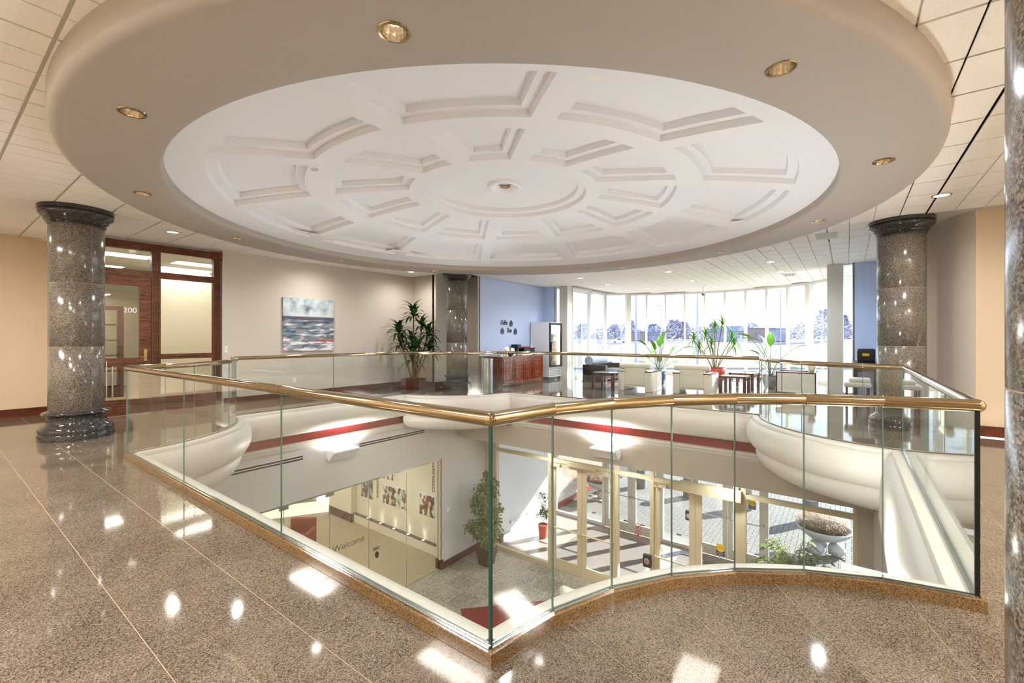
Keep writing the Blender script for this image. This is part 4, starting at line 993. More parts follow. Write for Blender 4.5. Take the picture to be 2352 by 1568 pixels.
# bowl planters
M_conc = mat('pale cast stone', (150, 149, 147), .7)
def bowl(loc, lab, seed, ped):
    t = thing('bowl_planter', lab, 'planter', loc); rr = random.Random(seed)
    MB().lathe([(.001, .40), (.18, .40), (.42, .50), (.64, .66), (.70, .74), (.71, .78), (.66, .79), (.60, .74), (.001, .70)], n=48).build('bowl', M_conc, t, sharp=50)
    if ped: MB().ball((0, 0, .22), .19, 20).build('ball_foot', M_conc, t); MB().box(-.3, .3, -.3, .3, 0, .05).build('plinth', M_conc, t)
    else:
        for k in range(3): a = 2 * math.pi * k / 3 + .4; MB().ball((.30 * math.cos(a), .30 * math.sin(a), .21), .21, 20).build('ball_foot', M_conc, t)
    MB().lathe([(.62, .74), (.001, .77)], n=32).build('soil', M_soil, t)
    b = MB()
    for i in range(1900):
        a = rr.random() * 6.283; q = .56 * math.sqrt(rr.random()); x, y = q * math.cos(a), q * math.sin(a); h = (.60 - .62 * q) * (.55 + .55 * rr.random())
        tx, ty = x * (1.1 + .25 * rr.random()) + rr.uniform(-.05, .05), y * (1.1 + .25 * rr.random()) + rr.uniform(-.05, .05); w = .006
        b.add([(x - w, y, .74), (x + w, y, .74), (tx, ty, .74 + h)], [(0, 1, 2)])
        for q2 in range(2):
            ux, uy, uz = tx + rr.uniform(-.03, .03), ty + rr.uniform(-.03, .03), .74 + h * rr.uniform(.7, 1.0)
            b.add([(ux, uy, uz), (ux + .022, uy + .01, uz + .012), (ux - .004, uy + .02, uz + .02)], [(0, 1, 2)])
    b.build('dried_bush', mat('dried flowers', (140, 112, 90), .9, noise=.25, nscale=20), t)
    return t
bowl((15.95, .55, ZF), 'wide stone bowl planter on ball feet with dried bush at right', 3, False)
bowl((16.1, 7.7, ZF), 'stone bowl planter on a ball pedestal with dried bush at left', 4, True)

# far ground: a lot, a rising field, a road
def strip(name, prof, m, lab=None):
    b = MB(); v = []
    for (d, z) in prof:
        for s2 in (-260, -120, 0, 120, 260): v.append((.8 * d + .6 * s2 + 6, .6 * d - .8 * s2, z))
    b.add(v, [(i * 5 + j, i * 5 + j + 1, (i + 1) * 5 + j + 1, (i + 1) * 5 + j) for i in range(len(prof) - 1) for j in range(4)]); return struct(name, b, m)
strip('ground_lot', [(50, ZF - .04), (70, ZF - .02), (84, ZF + .1)], mat('grey asphalt lot', (92, 92, 98), .9, noise=.1, nscale=.4))
strip('ground_kerb', [(84, ZF + .1), (84.2, ZF + .5), (85, ZF + .5)], mat('kerb stone', (140, 136, 134), .9))
strip('ground_field', [(85, ZF + .5), (105, -2.9), (125, -1.0), (135, -.2)], mat('dry winter grass', (96, 90, 78), .95, noise=.22, nscale=.8))
strip('road', [(135, -.2), (150, .4)], mat('distant road', (68, 68, 84), .8))
strip('ground_verge', [(150, .4), (190, 1.0), (420, 1.2)], mat('distant verge', (80, 80, 82), .95, noise=.1, nscale=.2))
def at(px, d, z=0.0):
    t_ = (px - 1176) / 1027; return (.6 * t_ * d + .8 * d, -.8 * t_ * d + .6 * d, z)
M_tree = mat('hazy evergreen', (150, 151, 172), .95, noise=.2, nscale=.7); M_bare = mat('hazy bare branches', (158, 156, 170), .95)  # distance haze is mixed into these tree colours
def tree(px, d, h, w, kind, lab, z0=.6):
    rr = random.Random(int(px * 7 + d)); t = thing('tree', lab, 'tree', at(px, d, z0), group='winter trees beyond the lounge windows')
    if kind == 'ever':
        b = MB()
        b.tube([(0, 0, 0), (0, 0, h * .5)], .18, 6, r1=.08); b.build('trunk', M_bare, t)
        b = MB()
        for i in range(900):
            u = rr.random() ** .8; z = h * (.12 + .88 * u); rad = w * (1 - .75 * u ** 1.6) * math.sqrt(rr.random()); a = rr.random() * 6.283; s2 = .30 + .34 * rr.random()
            c = Vector((rad * math.cos(a), rad * math.sin(a), z)); v = [c + Vector((rr.uniform(-1, 1), rr.uniform(-1, 1), rr.uniform(-.6, .6))) * s2 for _ in range(4)]
            b.add(v, [(0, 1, 2), (0, 2, 3), (1, 3, 2)])
        b.build('crown', M_tree, t)
    else:
        b = MB()
        def br(p, dr, L_, r_, n):
            q = p + dr * L_; b.tube([p, (p + q) / 2 + Vector((rr.uniform(-.05, .05), rr.uniform(-.05, .05), 0)) * L_, q], r_, 4, r1=r_ * .6, cap=False)
            if n > 0:
                for _ in range(3 if n > 1 else 4): nd = (dr + Vector((rr.uniform(-.8, .8), rr.uniform(-.8, .8), rr.uniform(-.1, .6)))).normalized(); br(q, nd, L_ * rr.uniform(.6, .8), r_ * .55, n - 1)
        br(Vector((0, 0, 0)), Vector((0, 0, 1)), h * .30, h * .014, 4); b.build('branches', M_bare, t)
    return t
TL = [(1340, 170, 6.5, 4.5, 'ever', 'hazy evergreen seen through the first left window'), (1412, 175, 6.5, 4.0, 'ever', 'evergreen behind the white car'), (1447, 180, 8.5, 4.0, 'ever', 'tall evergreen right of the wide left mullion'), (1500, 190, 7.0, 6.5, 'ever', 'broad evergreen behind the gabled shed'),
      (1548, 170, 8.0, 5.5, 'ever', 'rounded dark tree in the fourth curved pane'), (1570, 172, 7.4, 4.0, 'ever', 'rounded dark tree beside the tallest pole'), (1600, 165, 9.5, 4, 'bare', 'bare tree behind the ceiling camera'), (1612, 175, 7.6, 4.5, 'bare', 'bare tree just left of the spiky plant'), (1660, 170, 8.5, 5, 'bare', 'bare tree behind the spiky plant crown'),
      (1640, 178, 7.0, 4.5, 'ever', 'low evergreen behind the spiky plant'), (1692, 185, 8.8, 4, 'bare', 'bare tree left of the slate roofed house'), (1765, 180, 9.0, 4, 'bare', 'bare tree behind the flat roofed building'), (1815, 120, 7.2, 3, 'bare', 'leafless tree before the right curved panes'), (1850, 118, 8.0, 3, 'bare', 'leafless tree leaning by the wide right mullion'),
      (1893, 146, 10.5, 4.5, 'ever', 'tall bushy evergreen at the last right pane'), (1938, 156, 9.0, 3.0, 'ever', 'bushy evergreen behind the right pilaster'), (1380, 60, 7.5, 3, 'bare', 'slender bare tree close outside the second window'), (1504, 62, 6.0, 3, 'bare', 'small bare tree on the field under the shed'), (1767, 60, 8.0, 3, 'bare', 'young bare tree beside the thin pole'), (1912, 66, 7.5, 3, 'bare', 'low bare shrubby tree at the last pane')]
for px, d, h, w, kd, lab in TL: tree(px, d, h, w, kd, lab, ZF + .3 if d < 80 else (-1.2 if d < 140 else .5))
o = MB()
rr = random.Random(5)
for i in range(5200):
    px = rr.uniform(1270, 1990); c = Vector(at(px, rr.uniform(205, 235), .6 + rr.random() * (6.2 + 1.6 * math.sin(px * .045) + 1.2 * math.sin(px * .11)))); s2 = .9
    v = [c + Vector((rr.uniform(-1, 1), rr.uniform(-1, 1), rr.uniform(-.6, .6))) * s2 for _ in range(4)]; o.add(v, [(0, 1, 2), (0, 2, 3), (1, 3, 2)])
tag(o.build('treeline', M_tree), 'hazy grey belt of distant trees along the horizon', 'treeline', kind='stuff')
# houses
def rotz_face(): return math.atan2(.6, .8)
def house(px, d, w, dp, h, rh, lab, wall, roofm, z0=.4, ry=0):
    t = thing('house', lab, 'building', at(px, d, z0), rotz_face() + ry)
    MB().box(0, dp, -w / 2, w / 2, 0, h).build('wall', wall, t)
    if rh:
        b = MB(); b.add([(-.2, -w / 2 - .2, h), (dp + .2, -w / 2 - .2, h), (dp + .2, w / 2 + .2, h), (-.2, w / 2 + .2, h), (-.2, 0, h + rh), (dp + .2, 0, h + rh)], [(0, 1, 5, 4), (2, 3, 4, 5), (0, 4, 3), (1, 2, 5), (0, 3, 2, 1)]); b.build('roof', roofm, t)
    else: MB().box(-.2, dp + .2, -w / 2 - .2, w / 2 + .2, h, h + .3).build('roof', roofm, t)
    for k in (-1, 1): MB().box(-.05, 0, k * w * .25 - .5, k * w * .25 + .5, h * .35, h * .75).build('window', mat('dark far glass', (110, 120, 140), .3), t)
    return t
M_hz = mat('hazy wall', (140, 142, 162), .9); M_rf = mat('hazy roof', (116, 124, 140), .9); M_br = mat('hazy brown wall', (148, 128, 118), .9)  # wall and roof colours carry a painted haze tint
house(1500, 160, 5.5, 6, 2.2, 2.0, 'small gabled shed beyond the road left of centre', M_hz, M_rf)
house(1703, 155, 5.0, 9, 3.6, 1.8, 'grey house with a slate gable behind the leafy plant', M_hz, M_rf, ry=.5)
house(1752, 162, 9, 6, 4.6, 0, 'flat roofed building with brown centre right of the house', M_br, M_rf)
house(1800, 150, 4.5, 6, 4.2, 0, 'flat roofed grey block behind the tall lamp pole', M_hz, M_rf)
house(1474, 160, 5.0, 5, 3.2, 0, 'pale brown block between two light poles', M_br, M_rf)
# white car
t = thing('car', 'small white parked car by the distant road', 'car', at(1421, 140, .0), rotz_face() + R(90))
b = MB(); pr = [(-2.1, .3), (-2.1, .75), (-1.3, .85), (-.8, 1.35), (.7, 1.35), (1.3, .9), (2.1, .8), (2.15, .3)]; n = len(pr)
b.add([(x, -.8, z) for x, z in pr] + [(x, .8, z) for x, z in pr], [tuple(range(n)), tuple(range(2 * n - 1, n - 1, -1))] + [(i, (i + 1) % n, n + (i + 1) % n, n + i) for i in range(n)]); b.build('body', mat('car white', (240, 242, 248), .3), t)
for sx in (-1.35, 1.35):
    for sy in (-.8, .8): w_ = MB().lathe([(.001, -.1), (.32, -.1), (.32, .1), (.001, .1)], n=14).build('wheel', M_black, t, loc=(sx, sy, .32)); w_.rotation_euler = (R(90), 0, 0)
MB().box(-.7, .6, -.81, .81, .92, 1.28).build('side_window', M_black, t)
# poles
M_pole = mat('hazy pole', (158, 158, 176), .6)  # haze put into the pole colour
def pole(px, d, ytop, z0, r_, head, lab):
    h = H + (777 - ytop) / 1027 * d - z0; t = thing('light_pole', lab, 'light pole', at(px, d, z0), rotz_face()); MB().tube([(0, 0, 0), (0, 0, h)], r_, 8, r1=r_ * .75).build('shaft', M_pole, t)
    if head: b = MB(); b.tube([(0, 0, h - .1), (0, head * .6, h + .05), (0, head, h)], r_ * .6, 6); b.obox((0, head * 1.15, h - .03), (.25, .5, .12)); b.build('lamp_head', M_pole, t)
pole(1461, 26, 640, ZF, .085, 0, 'thick flag pole between the two left mullions'); pole(1602, 26, 640, ZF, .085, 0, 'thick pole left of the ceiling camera'); pole(1764, 30, 600, ZF, .04, 0, 'slim pole right of the slate roofed house')
pole(1518, 90, 702, ZF + .5, .12, .9, 'street lamp with one arm in the third curved pane'); pole(1793, 70, 666, ZF, .10, .5, 'tall parking lot lamp above the flat roofed block'); pole(1468, 150, 733, .3, .12, .8, 'small far lamp left of the thick pole'); pole(1472, 160, 742, .3, .12, .8, 'smaller far lamp beside the thick pole')
pole(1336, 95, 690, ZF + .5, .12, 0, 'thin pole in the leftmost lounge window'); pole(1427, 80, 683, ZF, .10, 2.2, 'curved arm street lamp behind the wide left mullion'); pole(1861, 120, 727, -1, .12, 1.2, 'far street lamp left of the last pane')
wb = MB()
for zt_, dd in ((708, 300), (700, 301)):
    P = [at(px, dd, H + (777 - zt_ - .02 * abs(px - 1600) * (1 if px < 1600 else -1) * .4) / 1027 * dd) for px in range(1250, 2010, 60)]; wb.tube(P, .13, 4, cap=False)
for px in (1235, 2010):
    P = at(px, 300, -1); wb.tube([P, (P[0], P[1], 26)], .2, 6)
tag(wb.build('power_line', M_pole), 'pair of thin overhead power lines crossing the sky', 'power line')

# ---------------------------------------------------------------- lounge furniture
def armchair(loc, rz, lab, name='armchair'):
    # local: back at -x, faces +x
    t = thing(name, lab, 'armchair', loc, rz, group='cream leather armchairs in the lounge'); w = .46
    rbox(MB(), -.30, .40, -w + .17, w - .17, .20, .42, .05).build('seat_cushion', M_leather, t)
    rbox(MB(), -.40, -.26, -w + .16, w - .16, .16, .66, .03).build('backrest', M_leather, t)
    b = MB(); b.tube([(-.34, -w + .06, .68), (-.34, w - .06, .68)], .085, 18); b.tube([(-.34, -w + .03, .68), (-.34, -w + .065, .68)], .07, 18); b.tube([(-.34, w - .065, .68), (-.34, w - .03, .68)], .07, 18); b.build('head_roll', M_leather, t, sharp=50)
    for s2 in (-1, 1):
        y0, y1 = sorted((s2 * w, s2 * (w - .17))); rbox(MB(), -.42, .42, y0, y1, 0.0, .52, .015).build('armrest', M_leather, t)
        MB().box(-.43, .43, y0 - .004, y1 + .004, .52, .545).build('arm_cap', M_redwood, t)
    MB().box(-.38, .38, -w + .17, w - .17, .12, .20).build('seat_base', M_leather, t)
    return t
ac = armchair((12.0, 4.58, 0), 0, 'cream leather armchair with rolled head rest, back to the railing, beside the sofa')
dup(ac, (12.15, 3.15, 0), 0, 'cream leather armchair seen from behind, in front of the red pot')
dup(ac, (14.12, 1.07, 0), R(90), 'cream leather armchair seen from its side, near the right pilaster')
a3 = [q for q in bpy.data.objects if q.get('label', '').startswith('cream leather armchair seen from its side')][0]
MB().box(-.44, .44, .455, .475, 0, .545).build('side_frame', M_redwood, a3)
MB().box(-.41, .41, .470, .482, .02, .515).build('side_panel', M_leather, a3)
# black sofa
t = thing('sofa', 'black leather sofa with a rolled back by the left lounge windows', 'sofa', (14.15, 6.62, 0), 0)
rbox(MB(), -.72, .72, -.38, .25, .18, .42, .05).build('seat_cushion', M_blackl, t); rbox(MB(), -.76, .76, .24, .36, .10, .68, .03).build('backrest', M_blackl, t)
MB().tube([(-.80, .22, .68), (.80, .22, .68)], .15, 24).build('back_roll', mat('painted sheen leather', (150, 158, 176), .22), t, sharp=50)  # silver reflection put into the colour of the black roll
for s2 in (-1, 1): x0, x1 = sorted((s2 * .90, s2 * .74)); rbox(MB(), x0, x1, -.42, .40, .02, .56, .02).build('armrest', M_blackl, t); MB().box(x0, x1, -.43, .41, .0, .03).build('arm_foot', M_redwood, t)
MB().box(-.76, .76, -.36, .36, .08, .18).build('seat_base', M_redwood, t)
def ctable(loc, sx, sy, h, lab, rz=0):
    t = thing('coffee_table', lab, 'table', loc, rz, group='red wood coffee tables with glass tops')
    MB().box(-sx / 2 + .02, sx / 2 - .02, -sy / 2 + .02, sy / 2 - .02, h - .02, h - .004).build('glass_top', M_wglass, t)
    b = MB(); b.box(-sx / 2, sx / 2, -sy / 2, -sy / 2 + .06, h - .045, h); b.box(-sx / 2, sx / 2, sy / 2 - .06, sy / 2, h - .045, h); b.box(-sx / 2, -sx / 2 + .06, -sy / 2, sy / 2, h - .045, h); b.box(sx / 2 - .06, sx / 2, -sy / 2, sy / 2, h - .045, h); b.build('top_frame', M_redwood, t)
    MB().box(-sx / 2 + .06, sx / 2 - .06, -sy / 2 + .06, sy / 2 - .06, h - .055, h - .045).build('shelf_plate', mat('grey table glass', (120, 130, 134), .08), t)  # plain grey glossy plate under the clear top
    b = MB()
    for z in (h - .07, h - .115):
        for q in (-1, 1): b.box(-sx / 2 + .03, sx / 2 - .03, q * (sy / 2 - .03) - .008, q * (sy / 2 - .03) + .008, z - .012, z); b.box(q * (sx / 2 - .03) - .008, q * (sx / 2 - .03) + .008, -sy / 2 + .03, sy / 2 - .03, z - .012, z)
    nn = max(3, int(sx / .13))
    for i in range(1, nn):
        for q in (-1, 1): b.box(-sx / 2 + i * sx / nn - .008, -sx / 2 + i * sx / nn + .008, q * (sy / 2 - .03) - .008, q * (sy / 2 - .03) + .008, h - .12, h - .045)
    nn = max(3, int(sy / .13))
    for i in range(1, nn):
        for q in (-1, 1): b.box(q * (sx / 2 - .03) - .008, q * (sx / 2 - .03) + .008, -sy / 2 + i * sy / nn - .008, -sy / 2 + i * sy / nn + .008, h - .12, h - .045)
    b.build('lattice_apron', M_redwood, t)
    for a in (-1, 1):
        for c in (-1, 1): MB().box(a * (sx / 2 - .035) - .035, a * (sx / 2 - .035) + .035, c * (sy / 2 - .035) - .035, c * (sy / 2 - .035) + .035, 0, h - .045).build('leg', M_redwood, t)
    return t
ctable((11.72, 5.42, 0), .66, .66, .47, 'square red wood table with glass top left of the first armchair')
ctable((12.72, 2.33, 0), .64, .62, .46, 'square red wood table with glass top right of the second armchair')
ctable((14.2, 2.35, 0), 1.1, .62, .46, 'longer red wood coffee table farther back by the windows')
# coffee counter
t = thing('coffee_counter', 'cherry wood panelled coffee counter under the blue wall', 'counter', (11.26, 8.28, 0))
hw, hd = 1.09, .30
MB().box(-hw + .04, hw - .02, -hd + .02, hd, .04, .84).build('carcass', M_cherry, t); MB().box(-hw, hw, -hd - .02, hd + .3, .84, .885).build('countertop', M_cherry, t)
MB().box(-hw + .02, hw - .05, -hd + .05, hd, 0, .05).build('plinth', M_black, t)
MB().box(hw - .06, hw - .02, -hd, hd, 0, .84).build('end_leg', M_cherry, t)
for i in range(4):
    x0 = -hw + .09 + i * .50; dr = MB().box(x0, x0 + .46, -hd, -hd + .02, .10, .80).build('door', M_cherry, t)
    b = MB(); b.box(x0 + .06, x0 + .075, -hd - .006, -hd, .18, .72); b.box(x0 + .385, x0 + .40, -hd - .006, -hd, .18, .72); b.box(x0 + .06, x0 + .40, -hd - .006, -hd, .18, .195); b.box(x0 + .06, x0 + .40, -hd - .006, -hd, .705, .72); b.build('panel_moulding', M_redwood, dr)
    MB().ball((x0 + .43, -hd - .012, .48), .012, 8).build('knob', M_brass, dr)
CZ = .885
def small(name, lab, cat, x, y, parts):
    t = thing(name, lab, cat, (x, y, CZ))
    for nm, mb, m in parts: mb.build(nm, m, t)
    return t
small('pod_coffee_maker', 'compact black coffee maker on the back of the coffee counter', 'coffee maker', 11.80, 8.66, [('body', rbox(MB(), -.10, .10, .02, .16, 0, .34, .02), M_black), ('head', rbox(MB(), -.10, .10, -.12, .03, .20, .34, .02), M_black), ('drip_tray', MB().box(-.09, .09, -.12, .02, 0, .03), M_steel), ('mug', MB().lathe([(.03, .03), (.035, .11), (.03, .11)], (0, -.06, 0), 14), M_white)])
small('pod_rack', 'low dark drawer rack topped with a row of coffee pods', 'rack', 12.28, 8.60, [('frame', MB().box(-.30, .30, -.12, .12, .0, .20).box(-.32, .32, -.14, .14, .20, .22), M_black), ('drawer_label', MB().box(-.18, .06, -.125, -.12, .08, .12), M_gold), ('pods', (lambda b: [b.lathe([(.02, .22), (.026, .265), (.001, .27)], (-.27 + .06 * i, 0, 0), 10) for i in range(9)] and b)(MB()), mat('pod lid', (190, 60, 40), .4)), ('cup', MB().lathe([(.035, .22), (.045, .30), (.001, .30)], (.27, 0, 0), 14), M_white)])
small('bowl', 'small blue bowl on the coffee counter', 'bowl', 10.78, 8.14, [('body', MB().lathe([(.04, 0), (.05, .01), (.10, .06), (.11, .10), (.10, .10), (.04, .03), (.001, .03)], n=20), mat('cobalt glaze', (40, 52, 130), .15))])
small('table_card', 'leaning white framed card on the coffee counter', 'frame', 10.98, 8.40, [('frame', MB().obox((0, 0, .14), (.20, .02, .28), 0, rx=R(-18)), M_white), ('card', MB().obox((0, -.012, .14), (.15, .006, .22), 0, rx=R(-18)), M_cream)])
small('menu_card', 'second leaning white card beside the framed one', 'frame', 11.25, 8.40, [('frame', MB().obox((0, 0, .12), (.18, .015, .24), 0, rx=R(-18)), M_white), ('card', MB().obox((0, -.01, .12), (.14, .006, .19), 0, rx=R(-18)), M_cream)])
small('supply_tray', 'long shallow white tray at the front edge of the coffee counter', 'tray', 11.50, 8.12, [('tray', MB().box(-.28, .28, -.10, .10, 0, .012).box(-.28, .28, -.10, -.09, 0, .05).box(-.28, .28, .09, .10, 0, .05).box(-.28, -.27, -.1, .1, 0, .05).box(.27, .28, -.1, .1, 0, .05), M_white), ('sachets', MB().box(-.2, .1, -.05, .05, .012, .035), M_cream)])
for i, (x, h, m_, lab) in enumerate(((10.32, .20, M_white, 'white canister at the left end of the coffee counter'), (10.44, .15, M_cream, 'shorter cream canister next to the white one'), (10.56, .17, M_gold, 'amber jar beside the canisters'))):
    small('canister', lab, 'canister', x, 8.12, [('body', MB().lathe([(.001, 0), (.04, 0), (.04, h), (.001, h)], n=18), m_), ('lid', MB().lathe([(.042, h), (.042, h + .015), (.001, h + .02)], n=18), M_steel)])
# steel bin
t = thing('waste_bin', 'tall brushed steel round bin left of the coffee counter', 'bin', (9.62, 8.12, 0)); MB().lathe([(.19, 0), (.19, .80)], n=36).build('body', M_steel, t); MB().lathe([(.195, .80), (.195, .85), (.18, .86), (.12, .86), (.11, .80), (.001, .80)], n=36).build('lid', M_steel, t)
# fridge
t = thing('drinks_fridge', 'tall white drinks refrigerator with glass door and lit shelves', 'refrigerator', (12.9, 8.10, 0)); wd, dp, hh = .78, .76, 1.98
b = MB(); b.box(0, .03, 0, dp, .10, hh); b.box(wd - .03, wd, 0, dp, .10, hh); b.box(.03, wd - .03, dp - .03, dp - .001, .10, hh - .06); b.box(.03, wd - .03, .001, dp - .001, hh - .06, hh - .001); b.box(.03, wd - .03, .001, dp - .03, .10, .42); b.build('cabinet', M_white, t)
b = MB(); 
for i in range(5): b.box(.04, wd - .04, -.012, .0, .14 + i * .055, .165 + i * .055)
b.build('vent_louvre', M_steel, t); MB().box(.02, wd - .02, .02, dp - .02, 0, .10).build('plinth', M_black, t)
d = link('door', None, t); MB().box(0, .06, -.05, -.005, .44, hh - .02).box(wd - .06, wd, -.05, -.005, .44, hh - .02).box(.06, wd - .06, -.05, -.005, .44, .50).box(.06, wd - .06, -.05, -.005, hh - .10, hh - .02).build('door_frame', M_black, d)
MB().box(.06, wd - .06, -.03, -.022, .50, hh - .10).build('door_glass', M_wglass, d); MB().box(.015, .04, -.09, -.05, .95, 1.30).build('handle', M_black, d)
MB().box(wd - .07, wd - .05, .05, .10, .5, hh - .1).build('light_strip', mat('warm strip', (255, 214, 150), .5, emit=5), t)
for i, z in enumerate((.62, .86, 1.10, 1.34, 1.58)):
    sh = MB().box(.04, wd - .04, .06, dp - .05, z, z + .012).build('shelf', M_steel, t)
    for j in range(5):
        if (i * 3 + j) % 4 == 0: continue
        o = MB().lathe([(.028, 0), (.028, .11), (.012, .14), (.012, .17), (.001, .17)], n=10).build('drink_bottle', [mat('bottle %d' % q, c, .2) for q, c in enumerate(((196, 60, 40), (230, 230, 226), (220, 170, 70)))][(i + j) % 3], None, loc=(12.9 + .14 + j * .115, 8.10 + .18, z + .012)); tag(o, 'small drink bottle inside the refrigerator, %s shelf, %s from the left' % (['lowest', 'second lowest', 'middle', 'second highest', 'top'][i], ['first', 'second', 'third', 'fourth', 'fifth'][j]), 'bottle', 'bottles in the refrigerator')
area((.39, .35, hh - .08), 5, .5, .3, (1, .86, .62), parent=t, name='fridge_light')
# coffee time lettering
MD = mat('charcoal lettering', (50, 54, 66), .5)
t = thing('wall_lettering', 'dark script words Coffee Time with cup icons on the blue wall', 'lettering', (11.62, 8.892, 1.77))
def cup(x, z, s_=.15):
    b = MB(); b.obox((x, -.006, z), (s_, .006, s_ * .62)); b.obox((x, -.006, z - s_ * .42), (s_ * 1.35, .006, s_ * .12)); b.obox((x, -.006, z - s_ * .56), (s_ * .8, .006, s_ * .1))
    b.add([(x - s_ * .5, -.009, z + s_ * .31), (x + s_ * .5, -.009, z + s_ * .31), (x, -.009, z + s_ * .85)], [(0, 1, 2)]); b.obox((x + s_ * .55, -.006, z + s_ * .05), (s_ * .22, .006, s_ * .35)); b.build('cup_icon', MD, t)
text('Coffee', .21, MD, t, (-.20, -.006, .16), (R(90), 0, 0), 'word', .003, shear=.35, bold=.003).scale = (.62, 1, 1); text('Time', .21, MD, t, (.07, -.006, -.09), (R(90), 0, 0), 'word', .003, shear=.3, bold=.003).scale = (.62, 1, 1)
cup(.18, .14); cup(-.29, -.12); cup(.42, -.12)
# right desk, machine, stool
t = thing('serving_counter', 'dark counter against the right blue wall behind the column', 'counter', (13.15, -.33, 0)); MB().box(-.66, .64, -.25, .25, .84, .885).build('countertop', M_black, t); MB().box(-.58, .60, -.24, .20, .68, .84).build('drawer_front', M_redwood, t)
for x in (-.60, .58):
    for y in (-.20, .18): MB().box(x - .03, x + .03, y - .03, y + .03, 0, .84).build('leg', M_black, t)
t = thing('vending_machine_box', 'black countertop machine with a yellow label beside the right column', 'machine', (13.05, -.33, .885)); rbox(MB(), -.28, .28, -.17, .15, 0, .30, .03).build('body', M_black, t)
MB().box(-.286, -.28, -.06, .06, .14, .20).build('yellow_label', M_syel, t); MB().box(-.25, .25, .15, .155, .08, .24).build('front_panel', M_blackl, t)
t = thing('upholstered_bench', 'cream padded bench seat at the end of the dark counter', 'bench', (11.75, -.12, 0))
rbox(MB(), -.30, .30, -.27, .18, .42, .52, .045).build('seat_cushion', M_leather, t); rbox(MB(), -.24, .24, -.26, .10, .52, .60, .035).build('top_cushion', M_leather, t)
for a in (-.26, .26):
    for c in (-.22, .13): MB().box(a - .02, a + .02, c - .02, c + .02, 0, .44).build('leg', M_redwood, t)
# ceiling camera
t = thing('ceiling_camera', 'small dome camera hanging from the lounge ceiling by the glass', 'camera', (17.0, 4.15, ZC)); MB().tube([(0, 0, 0), (0, 0, -.22)], .012, 8).build('stem', M_steel, t); MB().ball((0, 0, -.27), .06, 14).build('dome', mat('smoked dome', (120, 120, 128), .1), t)
# ceiling slot diffuser and vent
for x, y, lab in ((15.3, 1.35, 'short dark slot air diffuser in the lounge ceiling'), (9.9, .3, 'square ceiling vent left of the right column')):
    t = thing('ceiling_vent', lab, 'vent', (x, y, ZC)); MB().box(-.28, .28, -.16, .16, -.008, 0).build('plate', M_grey, t)
    b = MB(); [b.box(-.24, .24, q - .015, q + .015, -.011, -.008) for q in (-.08, .0, .08)]; b.build('slot', M_black if 'dark' in lab else M_grid, t)

# ---------------------------------------------------------------- plants
def blade(L_, w, droop, n=6, cup_=.15, mid=.35):
    """leaf along +x rising then drooping; returns MB"""
    b = MB(); v = []
    for i in range(n + 1):
        u = i / n; x = L_ * (u - .12 * droop * u * u); z = L_ * (.28 * math.sin(u * 1.6) - droop * u * u * .55); ww = w * (math.sin(math.pi * min(1, (u ** mid) * .97 + .03)) ** .7 if u < 1 else 0) + .001
        v += [(x, -ww, z + cup_ * ww), (x, 0, z - cup_ * ww * .3), (x, ww, z + cup_ * ww)]
    b.add(v, [(3 * i, 3 * i + 1, 3 * i + 4, 3 * i + 3) for i in range(n)] + [(3 * i + 1, 3 * i + 2, 3 * i + 5, 3 * i + 4) for i in range(n)]); return b
def mesh_of(mb, name, m):
    me = bpy.data.meshes.new(name); me.from_pydata(mb.v, [], mb.f); me.materials.append(m); me.polygons.foreach_set('use_smooth', [True] * len(mb.f)); return me
def leaf(me, parent, p, az, el, sc_=1.0, roll=0.0):
    o = link('leaf', me, parent); o.location = p; o.rotation_euler = Euler((roll, -el, az), 'XYZ'); o.scale = (sc_,) * 3; return o
# tall corn plant in square planter
t = thing('corn_plant', 'tall dark green cane plant in a brown planter left of the far column', 'plant', (8.38, 9.74, 0)); rr = random.Random(2)
MB().prism([(-.24, -.24), (.24, -.24), (.24, .24), (-.24, .24)], 0, .30).build('planter', M_base, t); MB().box(-.22, .22, -.22, .22, .30, .31).build('soil', M_soil, t)
lm = mesh_of(blade(.46, .058, 1.1), 'leaf', M_leafd); lm2 = mesh_of(blade(.42, .055, .8), 'leaf', M_leaf)
for (cx, cyy, h, nl) in ((0, 0, 2.12, 24), (-.30, .26, 1.66, 24), (.28, -.30, 1.58, 24), (.1, .2, 1.40, 20), (-.12, -.22, 1.22, 20), (.24, -.08, 1.80, 16), (-.05, 0, .90, 18), (-.2, .3, 1.3, 16), (.25, -.35, 1.15, 16)):
    MB().tube([(cx * .15, cyy * .15, .3), (cx * .6, cyy * .6, .3 + (h - .3) * .5), (cx, cyy, h)], .028, 8, r1=.018).build('cane', M_bark, t)
    for i in range(nl):
        leaf(lm if i % 3 else lm2, t, (cx, cyy, h - .14 + .17 * i / nl), i * 2.4 + rr.random() * .4, R(-22 + 92 * i / nl) + rr.uniform(-.1, .1), rr.uniform(.95, 1.25))
